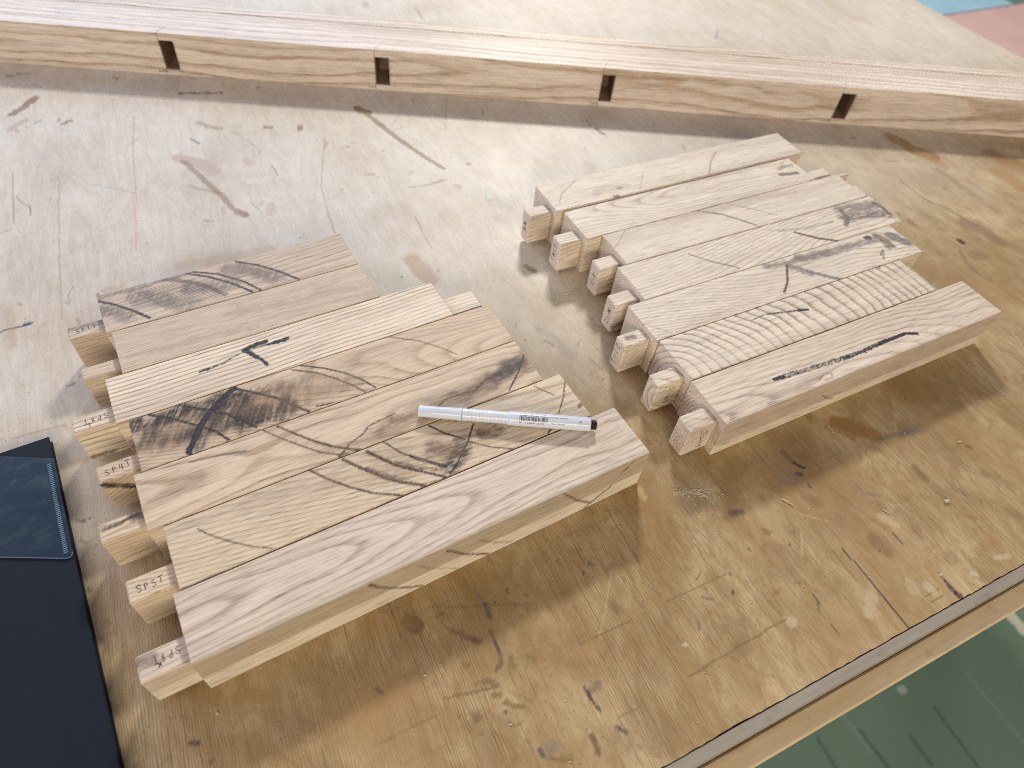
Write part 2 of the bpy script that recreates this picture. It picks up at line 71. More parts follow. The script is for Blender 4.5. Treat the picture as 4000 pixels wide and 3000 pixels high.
BENCH_MARKS=[[[[-188.6,1027.0],[-184.8,1026.0]],5.48,"b",0.5,0.4,None],[[[-177.8,1029.9],[-167.9,1027.3]],4.17,"b",0.5,0.4,None],[[[-161.8,995.5],[-153.1,989.0]],2.73,"b",0.5,0.4,None],[[[-186.0,925.4],[-174.6,939.3],[-159.9,959.5]],7.99,"b",0.7,0.25,None],[[[-188.3,890.9],[-171.6,908.6]],6.59,"p",0.8,0.3,None],[[[-162.6,897.7],[-156.0,902.0]],3.71,"b",0.4,0.4,None],[[[-133.3,887.1],[-123.6,893.5]],4.17,"b",0.75,0.3,None],[[[5.5,926.2],[29.4,920.6],[56.8,914.0]],4.15,"o",0.75,0.3,None],[[[102.2,916.7],[108.2,918.0]],2.9,"b",0.6,0.4,None],[[[-67.6,991.0],[-63.9,985.0]],4.71,"b",0.5,0.4,None],[[[17.8,847.3],[26.0,834.3],[38.9,825.4]],6.92,"o",0.5,0.4,None],[[[91.2,812.9],[96.2,811.5]],5.67,"b",0.65,0.3,None],[[[132.9,805.0],[130.8,797.0]],5.64,"b",0.65,0.3,None],[[[2.1,812.1],[9.2,799.9]],2.42,"g",0.8,0.4,None],[[[-136.5,898.5],[-137.6,894.6]],3.17,"b",0.5,0.4,None],[[[-181.3,992.8],[-185.1,996.2]],2.23,"b",0.5,0.4,None],[[[214.3,826.9],[221.8,813.1]],10.34,"b",0.85,0.25,None],[[[217.4,821.7],[233.2,773.5]],5.41,"o",0.7,0.3,None],[[[227.1,788.5],[242.1,738.7],[255.7,700.7],[271.8,661.4]],5.65,"o",0.85,0.25,None],[[[175.0,741.7],[177.3,741.8]],2.54,"b",0.7,0.4,None],[[[183.5,747.5],[184.5,747.5]],2.13,"b",0.6,0.4,None],[[[-69.8,817.7],[-70.5,806.2],[-73.9,790.2]],0.8,"r",0.5,0.4,None],[[[-73.0,720.0],[-73.5,693.4],[-75.6,662.1],[-79.7,618.4]],1.15,"r",0.5,0.7,None],[[[-17.0,774.5],[-5.2,763.2],[8.3,751.4],[15.2,734.5]],13.51,"p",0.8,0.25,None],[[[-12.6,765.5],[3.1,720.0],[15.8,684.4],[22.2,658.6],[33.7,641.6]],5.42,"b",0.55,0.25,None],[[[25.9,649.1],[32.8,641.9]],8.27,"b",0.5,0.3,None],[[[-14.4,714.9],[-8.1,707.6],[18.4,688.7]],2.93,"b",0.4,0.4,None],[[[55.0,748.5],[58.6,741.6]],9.49,"p",0.5,0.4,None],[[[62.1,652.2],[58.6,636.7]],7.71,"p",0.45,0.6,None],[[[180.4,676.9],[187.2,674.7]],5.66,"o",0.35,0.5,None],[[[-186.8,797.9],[-187.2,699.5]],0.81,"g",0.6,0.4,None],[[[-142.7,766.4],[-146.8,686.0],[-149.8,601.1],[-150.6,538.2]],0.76,"g",0.5,0.4,None],[[[-54.4,883.4],[-63.9,796.5],[-70.4,705.6]],0.8,"o",0.5,0.4,None],[[[154.8,770.8],[123.5,670.8],[116.9,617.3],[115.0,579.1]],1.08,"o",0.5,0.4,None],[[[-185.0,749.5],[-178.7,734.3],[-172.4,725.9],[-171.3,709.7]],1.0,"n",0.7,0.4,None],[[[80.1,729.2],[82.0,706.0]],1.17,"n",0.6,0.4,None],[[[-41.3,579.4],[-0.0,576.4],[45.1,575.4]],13.07,"a",0.3,0.6,None],[[[-116.6,567.0],[-98.3,566.9]],5.81,"a",0.25,0.6,None],[[[-8.1,645.8],[-1.6,642.1]],3.1,"n",0.4,0.4,None],[[[-144.3,770.3],[-149.5,768.6]],3.23,"g",0.35,0.8,None],[[[-175.3,743.0],[-155.0,713.7],[-144.0,703.7]],1.66,"w",0.4,0.4,None],[[[-199.2,823.3],[-173.2,837.6],[-141.0,843.1]],1.88,"w",0.5,0.4,None],[[[-190.5,564.8],[-175.1,561.7]],1.06,"w",0.5,0.4,None],[[[-103.5,690.3],[-96.5,694.4]],2.79,"w",0.4,0.8,None],[[[-200.3,539.5],[-196.7,540.1],[-191.2,540.5]],1.56,"k",0.75,0.3,None],[[[-188.8,540.9],[-181.5,541.0]],1.89,"k",0.8,0.3,None],[[[-180.3,542.1],[-177.2,542.6]],3.52,"k",1,0.15,None],[[[-177.8,542.5],[-175.0,542.2]],1.79,"k",1,0.15,None],[[[-193.4,567.1],[-191.8,545.3],[-191.5,516.9]],7.22,"a",0.3,0.6,None],[[[-185.8,574.1],[-182.8,569.7]],2.16,"b",0.5,0.4,None],[[[-147.8,562.0],[-145.1,557.2]],1.66,"b",0.5,0.4,None],[[[-180.1,550.0],[-179.2,549.3]],1.08,"b",0.6,0.4,None],[[[-139.4,534.5],[-136.6,527.7]],1.08,"b",0.6,0.4,None],[[[-168.1,537.7],[-164.4,536.9]],0.81,"g",0.5,0.4,None],[[[-150.8,453.1],[-145.3,454.8]],2.4,"v",0.6,0.6,None],[[[-140.7,462.2],[-140.5,461.2]],1.44,"v",0.6,0.4,None],[[[219.5,637.1],[242.8,634.6],[266.7,637.8]],2.01,"g",0.55,0.4,None],[[[247.9,635.3],[261.4,639.4]],3.63,"b",0.45,0.8,None],[[[272.6,622.5],[275.5,620.0]],6.42,"o",0.4,0.7,None],[[[302.7,661.1],[307.9,661.2]],2.15,"n",0.7,0.4,None],[[[307.4,614.6],[296.6,585.4]],1.14,"G",0.5,0.4,None],[[[279.3,541.9],[269.8,511.8]],1.07,"G",0.6,0.4,None],[[[206.2,580.4],[205.5,562.2]],1.07,"v",0.7,0.4,None],[[[205.5,562.2],[204.0,541.3],[204.3,523.1]],1.04,"v",0.4,0.4,None],[[[303.0,581.8],[301.7,568.0]],11.37,"g",0.25,0.9,None],[[[296.8,546.5],[295.4,530.6]],14.55,"g",0.2,0.9,None],[[[257.7,544.7],[258.0,544.3]],1.89,"b",0.7,0.4,None],[[[328.1,588.1],[323.4,560.8]],1.95,"p",0.5,0.4,None],[[[178.6,514.3],[180.6,496.3],[184.9,477.8]],14.51,"a",0.6,0.7,None],[[[288.7,462.7],[292.9,452.5]],5.87,"o",0.7,0.4,None],[[[919.3,538.1],[928.1,508.7],[940.4,481.9]],21.38,"B",0.8,0.5,None],[[[931.6,501.8],[937.3,457.5]],15.3,"a",0.6,0.7,None],[[[1040.8,456.8],[1058.2,419.8]],26.59,"B",0.7,0.5,None],[[[1004.3,425.3],[1008.3,404.9],[1005.5,379.2]],17.86,"a",0.75,0.6,None],[[[1042.0,433.3],[1047.9,411.8]],15.3,"a",0.6,0.7,None],[[[921.5,456.9],[921.3,424.6],[919.8,394.0]],8.65,"o",0.4,0.6,None],[[[940.0,405.5],[934.8,381.5]],4.75,"G",0.5,0.6,None],[[[845.9,451.1],[843.3,423.8],[846.6,402.7]],3.66,"b",0.45,0.6,None],[[[846.6,402.7],[855.5,385.2],[864.7,344.2]],6.4,"b",0.4,0.6,None],[[[857.0,351.4],[867.3,329.5],[867.8,307.0]],18.09,"b",0.5,0.5,None],[[[817.5,328.6],[818.7,323.8]],5.76,"k",1,0.3,None],[[[810.8,300.7],[820.4,297.4]],12.09,"b",0.4,0.4,None],[[[801.9,314.4],[788.7,291.7],[787.0,276.0],[791.1,260.7]],4.65,"b",0.5,0.4,None],[[[785.2,382.3],[784.7,371.0]],5.95,"b",0.55,0.5,None],[[[781.9,397.4],[783.4,393.4]],4.45,"b",0.5,0.5,None],[[[813.1,354.6],[815.0,349.4]],5.03,"b",0.4,0.5,None],[[[723.4,320.7],[734.5,302.5],[735.0,278.7]],20.64,"a",0.6,0.7,None],[[[856.9,559.7],[861.8,558.2]],4.75,"n",0.5,0.4,None],[[[860.9,497.8],[877.9,489.7]],4.41,"o",0.4,0.6,None],[[[465.5,170.0],[476.8,158.2],[488.1,144.7]],13.19,"A",0.72,0.35,None],[[[464.0,160.5],[467.7,154.6]],10.03,"A",0.55,0.5,None],[[[488.4,139.1],[503.2,138.7],[532.0,132.7]],3.41,"g",0.6,0.7,None],[[[520.9,137.1],[537.7,132.3]],7.02,"g",0.35,0.9,None],[[[395.5,162.2],[396.7,153.3]],4.92,"b",0.75,0.4,None],[[[397.1,149.8],[402.3,141.9]],2.31,"k",0.8,0.4,None],[[[392.3,139.3],[395.2,137.6]],3.77,"n",0.95,0.4,None],[[[375.5,140.4],[385.5,136.3]],9.86,"g",0.3,0.9,None],[[[564.4,102.6],[566.5,99.1]],2.87,"b",0.75,0.3,None],[[[498.3,103.1],[497.9,97.4],[498.1,90.7]],5.57,"b",0.55,0.3,None],[[[514.8,95.5],[519.5,92.8]],3.29,"a",0.6,0.4,None],[[[464.9,96.0],[474.9,95.2]],8.73,"a",0.55,0.6,None],[[[434.0,111.8],[434.9,101.9],[445.3,94.5]],2.23,"g",0.5,0.5,None],[[[519.3,69.0],[518.6,66.0]],2.43,"b",0.5,0.4,None],[[[527.2,56.2],[525.9,53.5]],2.08,"b",0.5,0.4,None],[[[639.9,138.8],[656.1,128.5]],1.86,"g",0.5,0.4,None],[[[705.8,182.9],[705.5,175.1]],4.74,"b",0.3,0.6,None],[[[540.4,131.3],[543.1,106.7],[538.9,92.7]],14.34,"b",0.25,0.7,None],[[[557.6,74.9],[566.7,57.8]],9.99,"b",0.3,0.8,None],[[[372.2,173.3],[373.7,162.6]],2.05,"v",0.5,0.7,None],[[[394.0,126.6],[394.9,123.8]],1.97,"n",0.7,0.4,None],[[[378.9,70.7],[380.8,51.9],[381.0,34.4],[380.2,17.9],[381.2,0.8]],0.65,"k",0.95,0.3,None],[[[410.1,115.3],[413.7,106.5],[418.1,91.6],[425.9,68.8]],0.56,"b",0.7,0.4,None],[[[429.0,64.1],[430.2,52.5]],1.12,"n",0.75,0.4,None],[[[437.6,16.9],[437.0,9.5],[438.2,1.5]],1.93,"k",0.75,0.6,5.15],[[[436.9,2.6],[438.6,0.6]],2.42,"R",0.8,0.4,None],[[[412.8,13.4],[427.4,12.6]],0.86,"b",0.8,0.4,None],[[[413.0,7.7],[425.9,7.7]],0.82,"b",0.8,0.4,None],[[[506.2,48.8],[508.3,45.6]],3.0,"A",0.75,0.3,None],[[[421.0,18.4],[421.5,13.1]],5.21,"w",0.6,0.4,None],[[[464.0,10.9],[466.4,9.4]],3.83,"w",0.7,0.3,None],[[[494.0,12.7],[506.0,9.7]],3.79,"w",0.6,0.4,None],[[[372.8,29.9],[360.1,20.8]],7.13,"w",0.45,0.4,None],[[[431.2,78.1],[437.6,68.5]],6.24,"w",0.5,0.5,None],[[[408.6,24.7],[408.3,19.7]],7.34,"w",0.35,0.5,None],[[[411.3,64.9],[412.7,53.3]],11.8,"b",0.5,0.6,None],[[[450.7,74.7],[453.7,60.7]],8.91,"b",0.35,0.6,None],[[[457.8,30.0],[457.3,24.9]],9.09,"b",0.35,0.7,None],[[[447.5,58.7],[449.1,50.2]],3.17,"v",0.4,0.6,None],[[[341.3,89.7],[341.9,89.1]],1.03,"k",0.8,0.4,None],[[[406.5,55.9],[406.9,55.2]],1.07,"k",0.8,0.4,None],[[[330.6,49.0],[331.0,44.8],[326.2,38.3]],0.79,"n",0.8,0.4,None],[[[304.9,63.8],[305.4,61.6]],2.55,"A",0.65,0.3,None],[[[300.0,40.6],[301.6,39.9]],6.38,"w",0.5,0.3,None],[[[384.2,118.5],[388.9,110.7]],8.98,"b",0.4,0.7,None],[[[327.3,25.6],[327.3,18.2]],0.59,"n",0.8,0.4,None],[[[322.7,63.2],[328.5,60.5]],0.59,"n",0.5,0.4,None],[[[367.4,107.9],[385.9,93.3]],0.91,"w",0.5,0.4,None],[[[356.8,93.0],[344.2,77.7]],1.03,"w",0.5,0.4,None],[[[207.9,38.9],[239.1,40.5],[266.2,41.9],[297.6,43.0]],0.85,"b",0.85,0.4,None],[[[222.4,89.4],[248.7,89.7],[277.9,89.2]],0.7,"b",0.75,0.4,None],[[[148.0,88.0],[162.0,88.0],[191.1,87.9]],0.91,"b",0.75,0.4,None],[[[146.0,84.5],[160.8,82.4]],9.0,"a",0.5,0.7,None],[[[165.3,165.9],[200.7,164.5],[232.0,168.3]],0.63,"b",0.4,0.4,None],[[[314.0,131.0],[323.9,128.2]],3.91,"n",0.55,0.7,None],[[[244.3,163.2],[249.3,162.2]],2.17,"n",0.4,0.7,None],[[[255.1,178.5],[254.6,170.5]],4.8,"y",0.6,0.5,None],[[[249.5,81.6],[256.5,76.7]],1.39,"n",0.6,0.7,None],[[[253.3,94.6],[260.5,98.6]],1.39,"b",0.6,0.7,None],[[[256.1,86.5],[256.3,86.0]],1.67,"b",0.8,0.4,None],[[[235.8,67.8],[233.6,62.4]],1.13,"n",0.6,0.6,None],[[[329.8,107.0],[331.4,105.2]],4.12,"o",0.7,0.3,None],[[[341.3,89.7],[341.9,89.1]],1.24,"k",0.8,0.4,None],[[[201.8,118.5],[202.0,115.5]],1.98,"b",0.6,0.4,None],[[[185.7,105.1],[186.5,98.2]],6.0,"b",0.5,0.8,None],[[[303.0,61.6],[307.4,62.7]],2.77,"A",0.55,0.3,None],[[[307.4,99.6],[308.1,98.2]],1.44,"n",0.6,0.4,None],[[[184.2,138.9],[186.5,136.0]],2.53,"n",0.5,0.7,None],[[[320.1,96.4],[321.5,96.8]],1.75,"b",0.5,0.4,None],[[[216.4,58.3],[218.6,57.6]],1.78,"w",0.8,0.3,None],[[[270.1,115.2],[268.7,105.3]],0.59,"k",0.5,0.4,None],[[[293.1,82.8],[292.2,73.2],[296.6,47.2]],0.63,"n",0.45,0.4,None],[[[45.2,149.5],[47.1,145.2],[49.6,145.0]],8.02,"b",0.75,0.35,None],[[[46.7,146.3],[49.4,146.8]],3.76,"A",0.4,0.5,None],[[[44.5,158.2],[46.3,154.8]],1.28,"b",0.8,0.4,None],[[[36.2,167.7],[37.2,155.6],[37.2,140.8]],0.55,"n",0.85,0.4,None],[[[96.7,153.0],[97.4,148.0],[98.8,140.9]],1.63,"g",0.6,0.5,None],[[[99.2,139.8],[99.0,135.3],[98.7,130.5]],3.08,"n",0.6,0.5,None],[[[95.1,121.3],[94.6,113.3],[94.4,105.0],[92.5,98.2],[87.8,96.2]],2.56,"b",0.9,0.25,None],[[[94.2,113.5],[94.2,106.7]],2.35,"n",0.7,0.4,None],[[[70.5,132.5],[74.8,128.0],[79.0,123.6],[85.1,117.5]],3.44,"b",0.7,0.6,None],[[[78.2,123.8],[84.3,117.8]],2.39,"n",0.45,0.6,None],[[[68.3,110.4],[68.6,107.0],[71.4,105.7],[72.9,107.2]],1.03,"b",0.75,0.4,None],[[[100.6,99.7],[100.4,98.1]],2.88,"o",0.8,0.3,None],[[[97.6,95.1],[100.4,93.5]],3.52,"o",0.7,0.3,None],[[[111.5,94.9],[114.7,92.3]],2.9,"o",0.8,0.4,None],[[[108.9,91.1],[106.4,88.0]],1.03,"o",0.5,0.4,None],[[[77.6,92.5],[81.1,91.0],[83.7,87.4]],4.1,"b",0.65,0.5,None],[[[71.7,92.7],[72.8,93.1]],1.37,"b",0.7,0.4,None],[[[49.0,93.4],[67.0,89.3],[84.2,86.4]],0.85,"b",0.85,0.4,None],[[[56.2,92.9],[71.0,89.0],[82.5,86.4]],0.6,"b",0.75,0.4,None],[[[79.8,82.4],[83.3,80.9]],2.9,"o",0.85,0.35,None],[[[84.0,75.1],[88.9,71.0],[94.8,67.6]],2.28,"o",0.85,0.3,None],[[[86.2,76.1],[87.1,72.7]],2.39,"o",0.8,0.4,None],[[[96.1,75.6],[98.4,71.5],[101.7,68.5]],1.13,"o",0.75,0.4,None],[[[92.3,78.2],[94.5,75.6]],4.16,"a",0.45,0.5,None],[[[78.0,76.6],[75.8,75.3]],3.02,"a",0.55,0.5,None],[[[63.2,76.4],[66.0,73.6]],3.22,"b",0.65,0.4,None],[[[62.5,73.7],[62.9,72.0]],1.81,"n",0.45,0.6,None],[[[82.2,70.1],[82.9,69.1]],1.61,"n",0.75,0.4,None],[[[82.0,63.5],[85.1,59.5],[89.9,59.2]],1.29,"o",0.75,0.4,None],[[[62.3,64.9],[64.1,63.6]],1.21,"b",0.6,0.4,None],[[[68.2,61.9],[70.4,61.3]],1.29,"o",0.6,0.4,None],[[[72.9,74.3],[72.7,74.8]],0.97,"b",0.6,0.4,None],[[[53.6,79.5],[54.9,78.7]],0.81,"b",0.6,0.4,None],[[[93.3,40.8],[93.6,36.4]],2.1,"n",0.6,0.6,None],[[[97.4,39.0],[103.4,37.7]],6.59,"g",0.35,0.9,None],[[[101.4,38.7],[101.8,38.1]],1.51,"N",0.6,0.5,None],[[[95.2,34.9],[101.4,30.7],[110.1,26.8]],1.5,"b",0.85,0.5,None],[[[104.3,31.5],[110.0,29.7]],2.99,"o",0.6,0.5,None],[[[87.4,48.9],[89.2,46.6]],1.2,"b",0.8,0.4,None],[[[82.4,48.6],[82.9,46.2]],2.1,"a",0.6,0.5,None],[[[114.7,35.5],[115.1,35.3]],2.24,"a",0.5,0.5,None],[[[126.1,38.9],[126.6,38.3]],1.28,"b",0.8,0.4,None],[[[2.6,85.1],[25.6,85.7],[41.1,85.4]],0.61,"b",0.6,0.4,None],[[[11.2,116.2],[13.9,112.7]],2.11,"n",0.5,0.7,None],[[[46.2,104.8],[48.0,103.2]],2.58,"v",0.4,0.7,None],[[[105.6,139.9],[106.3,139.4]],1.28,"n",0.8,0.4,None],[[[128.7,135.6],[130.0,134.6]],2.67,"b",0.6,0.4,None],[[[118.2,144.3],[118.5,143.8]],1.53,"R",0.7,0.4,None],[[[117.5,141.8],[118.2,141.1]],2.29,"b",0.5,0.4,None],[[[64.9,153.6],[78.1,147.1],[113.1,134.3],[132.7,126.6]],0.33,"n",0.6,0.4,None],[[[116.6,110.8],[117.5,105.1],[117.0,93.4]],0.36,"b",0.6,0.4,None],[[[64.4,145.7],[69.1,146.4]],2.55,"n",0.35,0.8,None],[[[19.2,161.6],[32.5,151.5]],16.4,"a",0.4,0.9,None],[[[-1.9,156.0],[-5.0,150.7]],8.25,"w",0.35,0.7,None],[[[35.4,112.7],[41.2,110.9]],4.87,"a",0.4,0.8,None],[[[137.7,62.0],[138.3,52.4],[140.1,44.9]],1.87,"k",0.85,0.5,None],[[[140.1,58.3],[147.0,59.4]],4.8,"n",0.4,0.8,None],[[[127.7,33.7],[127.2,29.0],[126.7,24.3]],3.2,"b",0.9,0.25,None],[[[126.9,34.8],[127.4,33.3]],2.04,"b",0.8,0.4,None],[[[144.8,32.5],[149.0,26.8]],1.92,"n",0.8,0.5,None],[[[148.5,36.0],[164.3,36.8]],0.85,"b",0.6,0.4,None],[[[92.8,40.8],[93.5,36.7]],1.81,"n",0.5,0.6,None],[[[-100.9,132.4],[-96.9,129.8]],2.29,"n",0.85,0.6,None],[[[-61.0,146.1],[-55.9,139.6]],7.62,"a",0.6,0.6,None],[[[-75.4,161.8],[-73.6,154.2]],7.62,"y",0.3,0.7,None],[[[-116.5,153.4],[-90.7,145.2]],0.61,"g",0.3,0.4,None],[[[-80.8,115.6],[-65.5,116.6]],13.83,"a",0.35,0.9,None],[[[-4.5,105.2],[30.3,106.7]],11.29,"a",0.3,0.9,None],[[[-162.5,312.6],[-155.3,292.2]],5.07,"n",0.25,0.9,None],[[[-152.1,317.3],[-147.3,313.1]],1.56,"n",0.5,0.7,None],[[[-151.5,299.3],[-146.9,295.1]],1.34,"n",0.5,0.7,None],[[[-138.8,231.0],[-137.6,226.7]],2.04,"b",0.45,0.7,None],[[[-143.0,218.0],[-140.4,211.4]],3.63,"n",0.3,0.8,None],[[[-148.6,258.4],[-147.9,256.1]],2.31,"n",0.5,0.8,None],[[[-200.8,413.0],[-175.9,411.2],[-153.9,410.8]],0.84,"b",0.4,0.4,None],[[[-161.5,368.9],[-139.9,370.5]],5.3,"a",0.35,0.8,None],[[[304.6,390.0],[315.8,394.0]],5.37,"w",0.5,0.4,None],[[[259.1,375.7],[270.3,353.0],[270.9,327.8]],7.46,"n",0.2,0.9,None],[[[258.4,357.4],[262.3,348.7]],2.99,"n",0.45,0.8,None],[[[287.3,321.6],[292.3,305.8]],2.32,"n",0.3,0.8,None],[[[281.4,163.4],[316.9,154.2]],3.8,"w",0.5,0.9,None],[[[231.5,163.6],[269.3,160.7]],8.73,"a",0.4,0.9,None],[[[401.1,1116.1],[397.1,1072.3]],5.12,"b",0.4,0.6,None],[[[396.4,1103.2],[449.5,1105.5]],39.36,"o",0.25,0.9,None],[[[319.9,1140.8],[335.7,1144.3]],3.91,"b",0.4,0.4,None],[[[875.4,910.1],[856.5,887.1]],4.14,"N",0.4,0.6,None],[[[503.1,713.3],[502.3,697.0]],2.41,"b",0.6,0.4,None],[[[504.7,687.0],[508.5,672.1]],4.74,"b",0.75,0.4,None],[[[291.1,826.8],[291.2,825.8]],3.47,"b",0.5,0.4,None],[[[340.5,823.0],[304.9,739.1]],1.14,"g",0.4,0.4,None],[[[602.8,618.9],[597.5,607.2]],3.87,"o",0.4,0.6,None],[[[452.3,613.4],[446.7,598.9]],17.31,"a",0.25,0.7,None],[[[1077.6,921.6],[1077.3,920.8]],0.76,"w",0.1,0.4,None]]
# ------------------------------------------------------------------ helpers
def vnoise(x, y, seed=0):
    """smooth value noise in 0..1"""
    xi, yi = np.floor(x).astype(np.int64), np.floor(y).astype(np.int64)
    fx, fy = x - xi, y - yi
    fx, fy = fx * fx * (3 - 2 * fx), fy * fy * (3 - 2 * fy)
    def h(a, b):
        n = (a * 374761393 + b * 668265263 + seed * 974634777) & 0x7fffffff
        n = ((n ^ (n >> 13)) * 1274126177) & 0x7fffffff
        return ((n ^ (n >> 16)) & 0xffff) / 65535.0
    a, b = h(xi, yi), h(xi + 1, yi)
    c, d = h(xi, yi + 1), h(xi + 1, yi + 1)
    return (a * (1 - fx) + b * fx) * (1 - fy) + (c * (1 - fx) + d * fx) * fy

def smooth(a, b, x):
    t = np.clip((x - a) / (b - a), 0, 1)
    return t * t * (3 - 2 * t)

def paint(P, RGBA, pts, width, color, strength, soft, w2=None, seed=0, hatch=False):
    """lay one stroke or stain (mm) over the premultiplied overlay RGBA sampled at P (mm)"""
    pts = np.array(pts, float)
    if len(pts) == 1: pts = np.vstack([pts, pts + .1])
    width *= 1.28; w2 = None if w2 is None else w2 * 1.28
    minw = 1.5
    if width < minw:
        strength *= (width / minw) ** .5; width = minw
    r = max(width, w2 or 0) * 1.0 + 2
    lo, hi = pts.min(0) - r, pts.max(0) + r
    idx = np.nonzero((P[:, 0] > lo[0]) & (P[:, 0] < hi[0]) & (P[:, 1] > lo[1]) & (P[:, 1] < hi[1]))[0]
    if len(idx) == 0: return
    Q = P[idx]
    best = np.full(len(Q), 1e9); par = np.zeros(len(Q))
    for k in range(len(pts) - 1):
        a, b = pts[k], pts[k + 1]; ab = b - a
        t = np.clip(((Q - a) @ ab) / max(ab @ ab, 1e-9), 0, 1)
        dd = np.hypot(*(Q - a - t[:, None] * ab).T)
        m = dd < best
        best[m] = dd[m]; par[m] = (k + t[m]) / (len(pts) - 1)
    w = np.full(len(Q), width) if w2 is None else width + (w2 - width) * par
    n1 = vnoise(Q[:, 0] / max(width * .45, .9), Q[:, 1] / max(width * .45, .9), seed)
    n2 = vnoise(Q[:, 0] / 1.3, Q[:, 1] / 1.3, seed + 7)
    dn = best / (w * .5) + (n1 - .5) * (.35 + .5 * soft) + (n2 - .5) * .2
    al = 1 - smooth(1 - .75 * soft, 1 + .45 * soft, dn)
    if hatch == 'grain' and soft > .7:
        hn = vnoise(Q[:, 0] / 11, Q[:, 1] / 1.3, seed + 3) * .5 + vnoise(Q[:, 0] / 4, Q[:, 1] / 3.4, seed + 4) * .3 + vnoise(Q[:, 0] / 1.5 + Q[:, 1] * .6, Q[:, 1] / 1.4, seed + 5) * .2
        al = al * (.25 + .75 * smooth(.22, .6, hn))
    elif hatch and soft > .7:
        s = Q[:, 0] * .55 + Q[:, 1] * .85; t = Q[:, 0] * .85 - Q[:, 1] * .5
        hn = vnoise(s / 26, t / 1.0, seed + 3) * .45 + vnoise(s / 9, t / 4, seed + 4) * .35 + vnoise(s / 1.4, t / 1.4, seed + 5) * .2
        al = al * (.3 + .7 * smooth(.2, .6, hn))
    elif soft > .35:
        al = al * np.clip(.6 + .7 * n2, 0, 1)
    if color == 'i' and strength < .8:           # dry marker: ink only on the raised grain
        s = vnoise(Q[:, 0] / 1.3, Q[:, 1] / 1.0, seed + 9)
        al = al * (.35 + .65 * smooth(.5 - strength * .5, .8 - strength * .4, s)); strength = .45 + .45 * strength
    al = np.clip(al * min(1.0, strength * 1.3), 0, .985)[:, None]
    c = np.array(PAINT[color])[None, :]
    RGBA[idx, :3] = RGBA[idx, :3] * (1 - al) + c * al
    RGBA[idx, 3:] = RGBA[idx, 3:] * (1 - al) + al

PAINT = {'k': (.020, .0125, .009), 'b': (.085, .042, .020), 'g': (.12, .092, .078), 'h': (.36, .27, .19),
         'i': (.010, .012, .020), 'v': (.17, .095, .085), 'c': (.27, .155, .075), 's': (.15, .135, .125)}
BENCH_PAINT = {'k': (.012, .012, .018), 'b': (.20, .110, .050), 'g': (.17, .145, .115), 'a': (.36, .205, .075),
               'A': (.30, .150, .045), 'o': (.235, .150, .050), 'B': (.27, .140, .045), 'n': (.065, .058, .052),
               'N': (.11, .11, .17), 'p': (.42, .300, .225), 'r': (.60, .13, .10), 'R': (.13, .02, .02),
               'G': (.20, .34, .27), 'w': (.52, .41, .25), 'y': (.54, .42, .20), 'v': (.19, .115, .11)}

def quick_mesh(name, V, quads, tris=()):
    V = np.asarray(V, np.float32); quads = np.asarray(quads, np.int32).reshape(-1, 4)
    tris = np.asarray(tris, np.int32).reshape(-1, 3)
    me = bpy.data.meshes.new(name)
    me.vertices.add(len(V)); me.vertices.foreach_set('co', V.ravel())
    nl = quads.size + tris.size
    me.loops.add(nl); me.loops.foreach_set('vertex_index', np.concatenate([quads.ravel(), tris.ravel()]).astype(np.int32))
    me.polygons.add(len(quads) + len(tris))
    st = np.concatenate([np.arange(len(quads)) * 4, quads.size + np.arange(len(tris)) * 3]).astype(np.int32)
    me.polygons.foreach_set('loop_start', st)
    me.update(calc_edges=True); me.validate()
    return me

def fattr(me, name, vals):
    a = me.attributes.new(name, 'FLOAT', 'POINT'); a.data.foreach_set('value', np.asarray(vals, np.float32).ravel())
def cattr(me, name, vals):
    a = me.attributes.new(name, 'FLOAT_COLOR', 'POINT'); a.data.foreach_set('color', np.asarray(vals, np.float32).ravel())

def link(name, me, mat=None, parent=None, loc=None, rotz=None):
    o = bpy.data.objects.new(name, me); COL.objects.link(o)
    if mat is not None and me is not None: me.materials.append(mat)
    if parent is not None: o.parent = parent
    if loc is not None: o.location = loc
    if rotz is not None: o.rotation_euler = (0, 0, rotz)
    return o
def thing(name, label, cat, loc=(0, 0, 0), rotz=0.0, group=None):
    o = link(name, None, loc=loc, rotz=rotz)
    o['label'] = label; o['category'] = cat
    if group: o['group'] = group
    return o
def tag(o, label, cat, group=None):
    o['label'] = label; o['category'] = cat
    if group: o['group'] = group
    return o

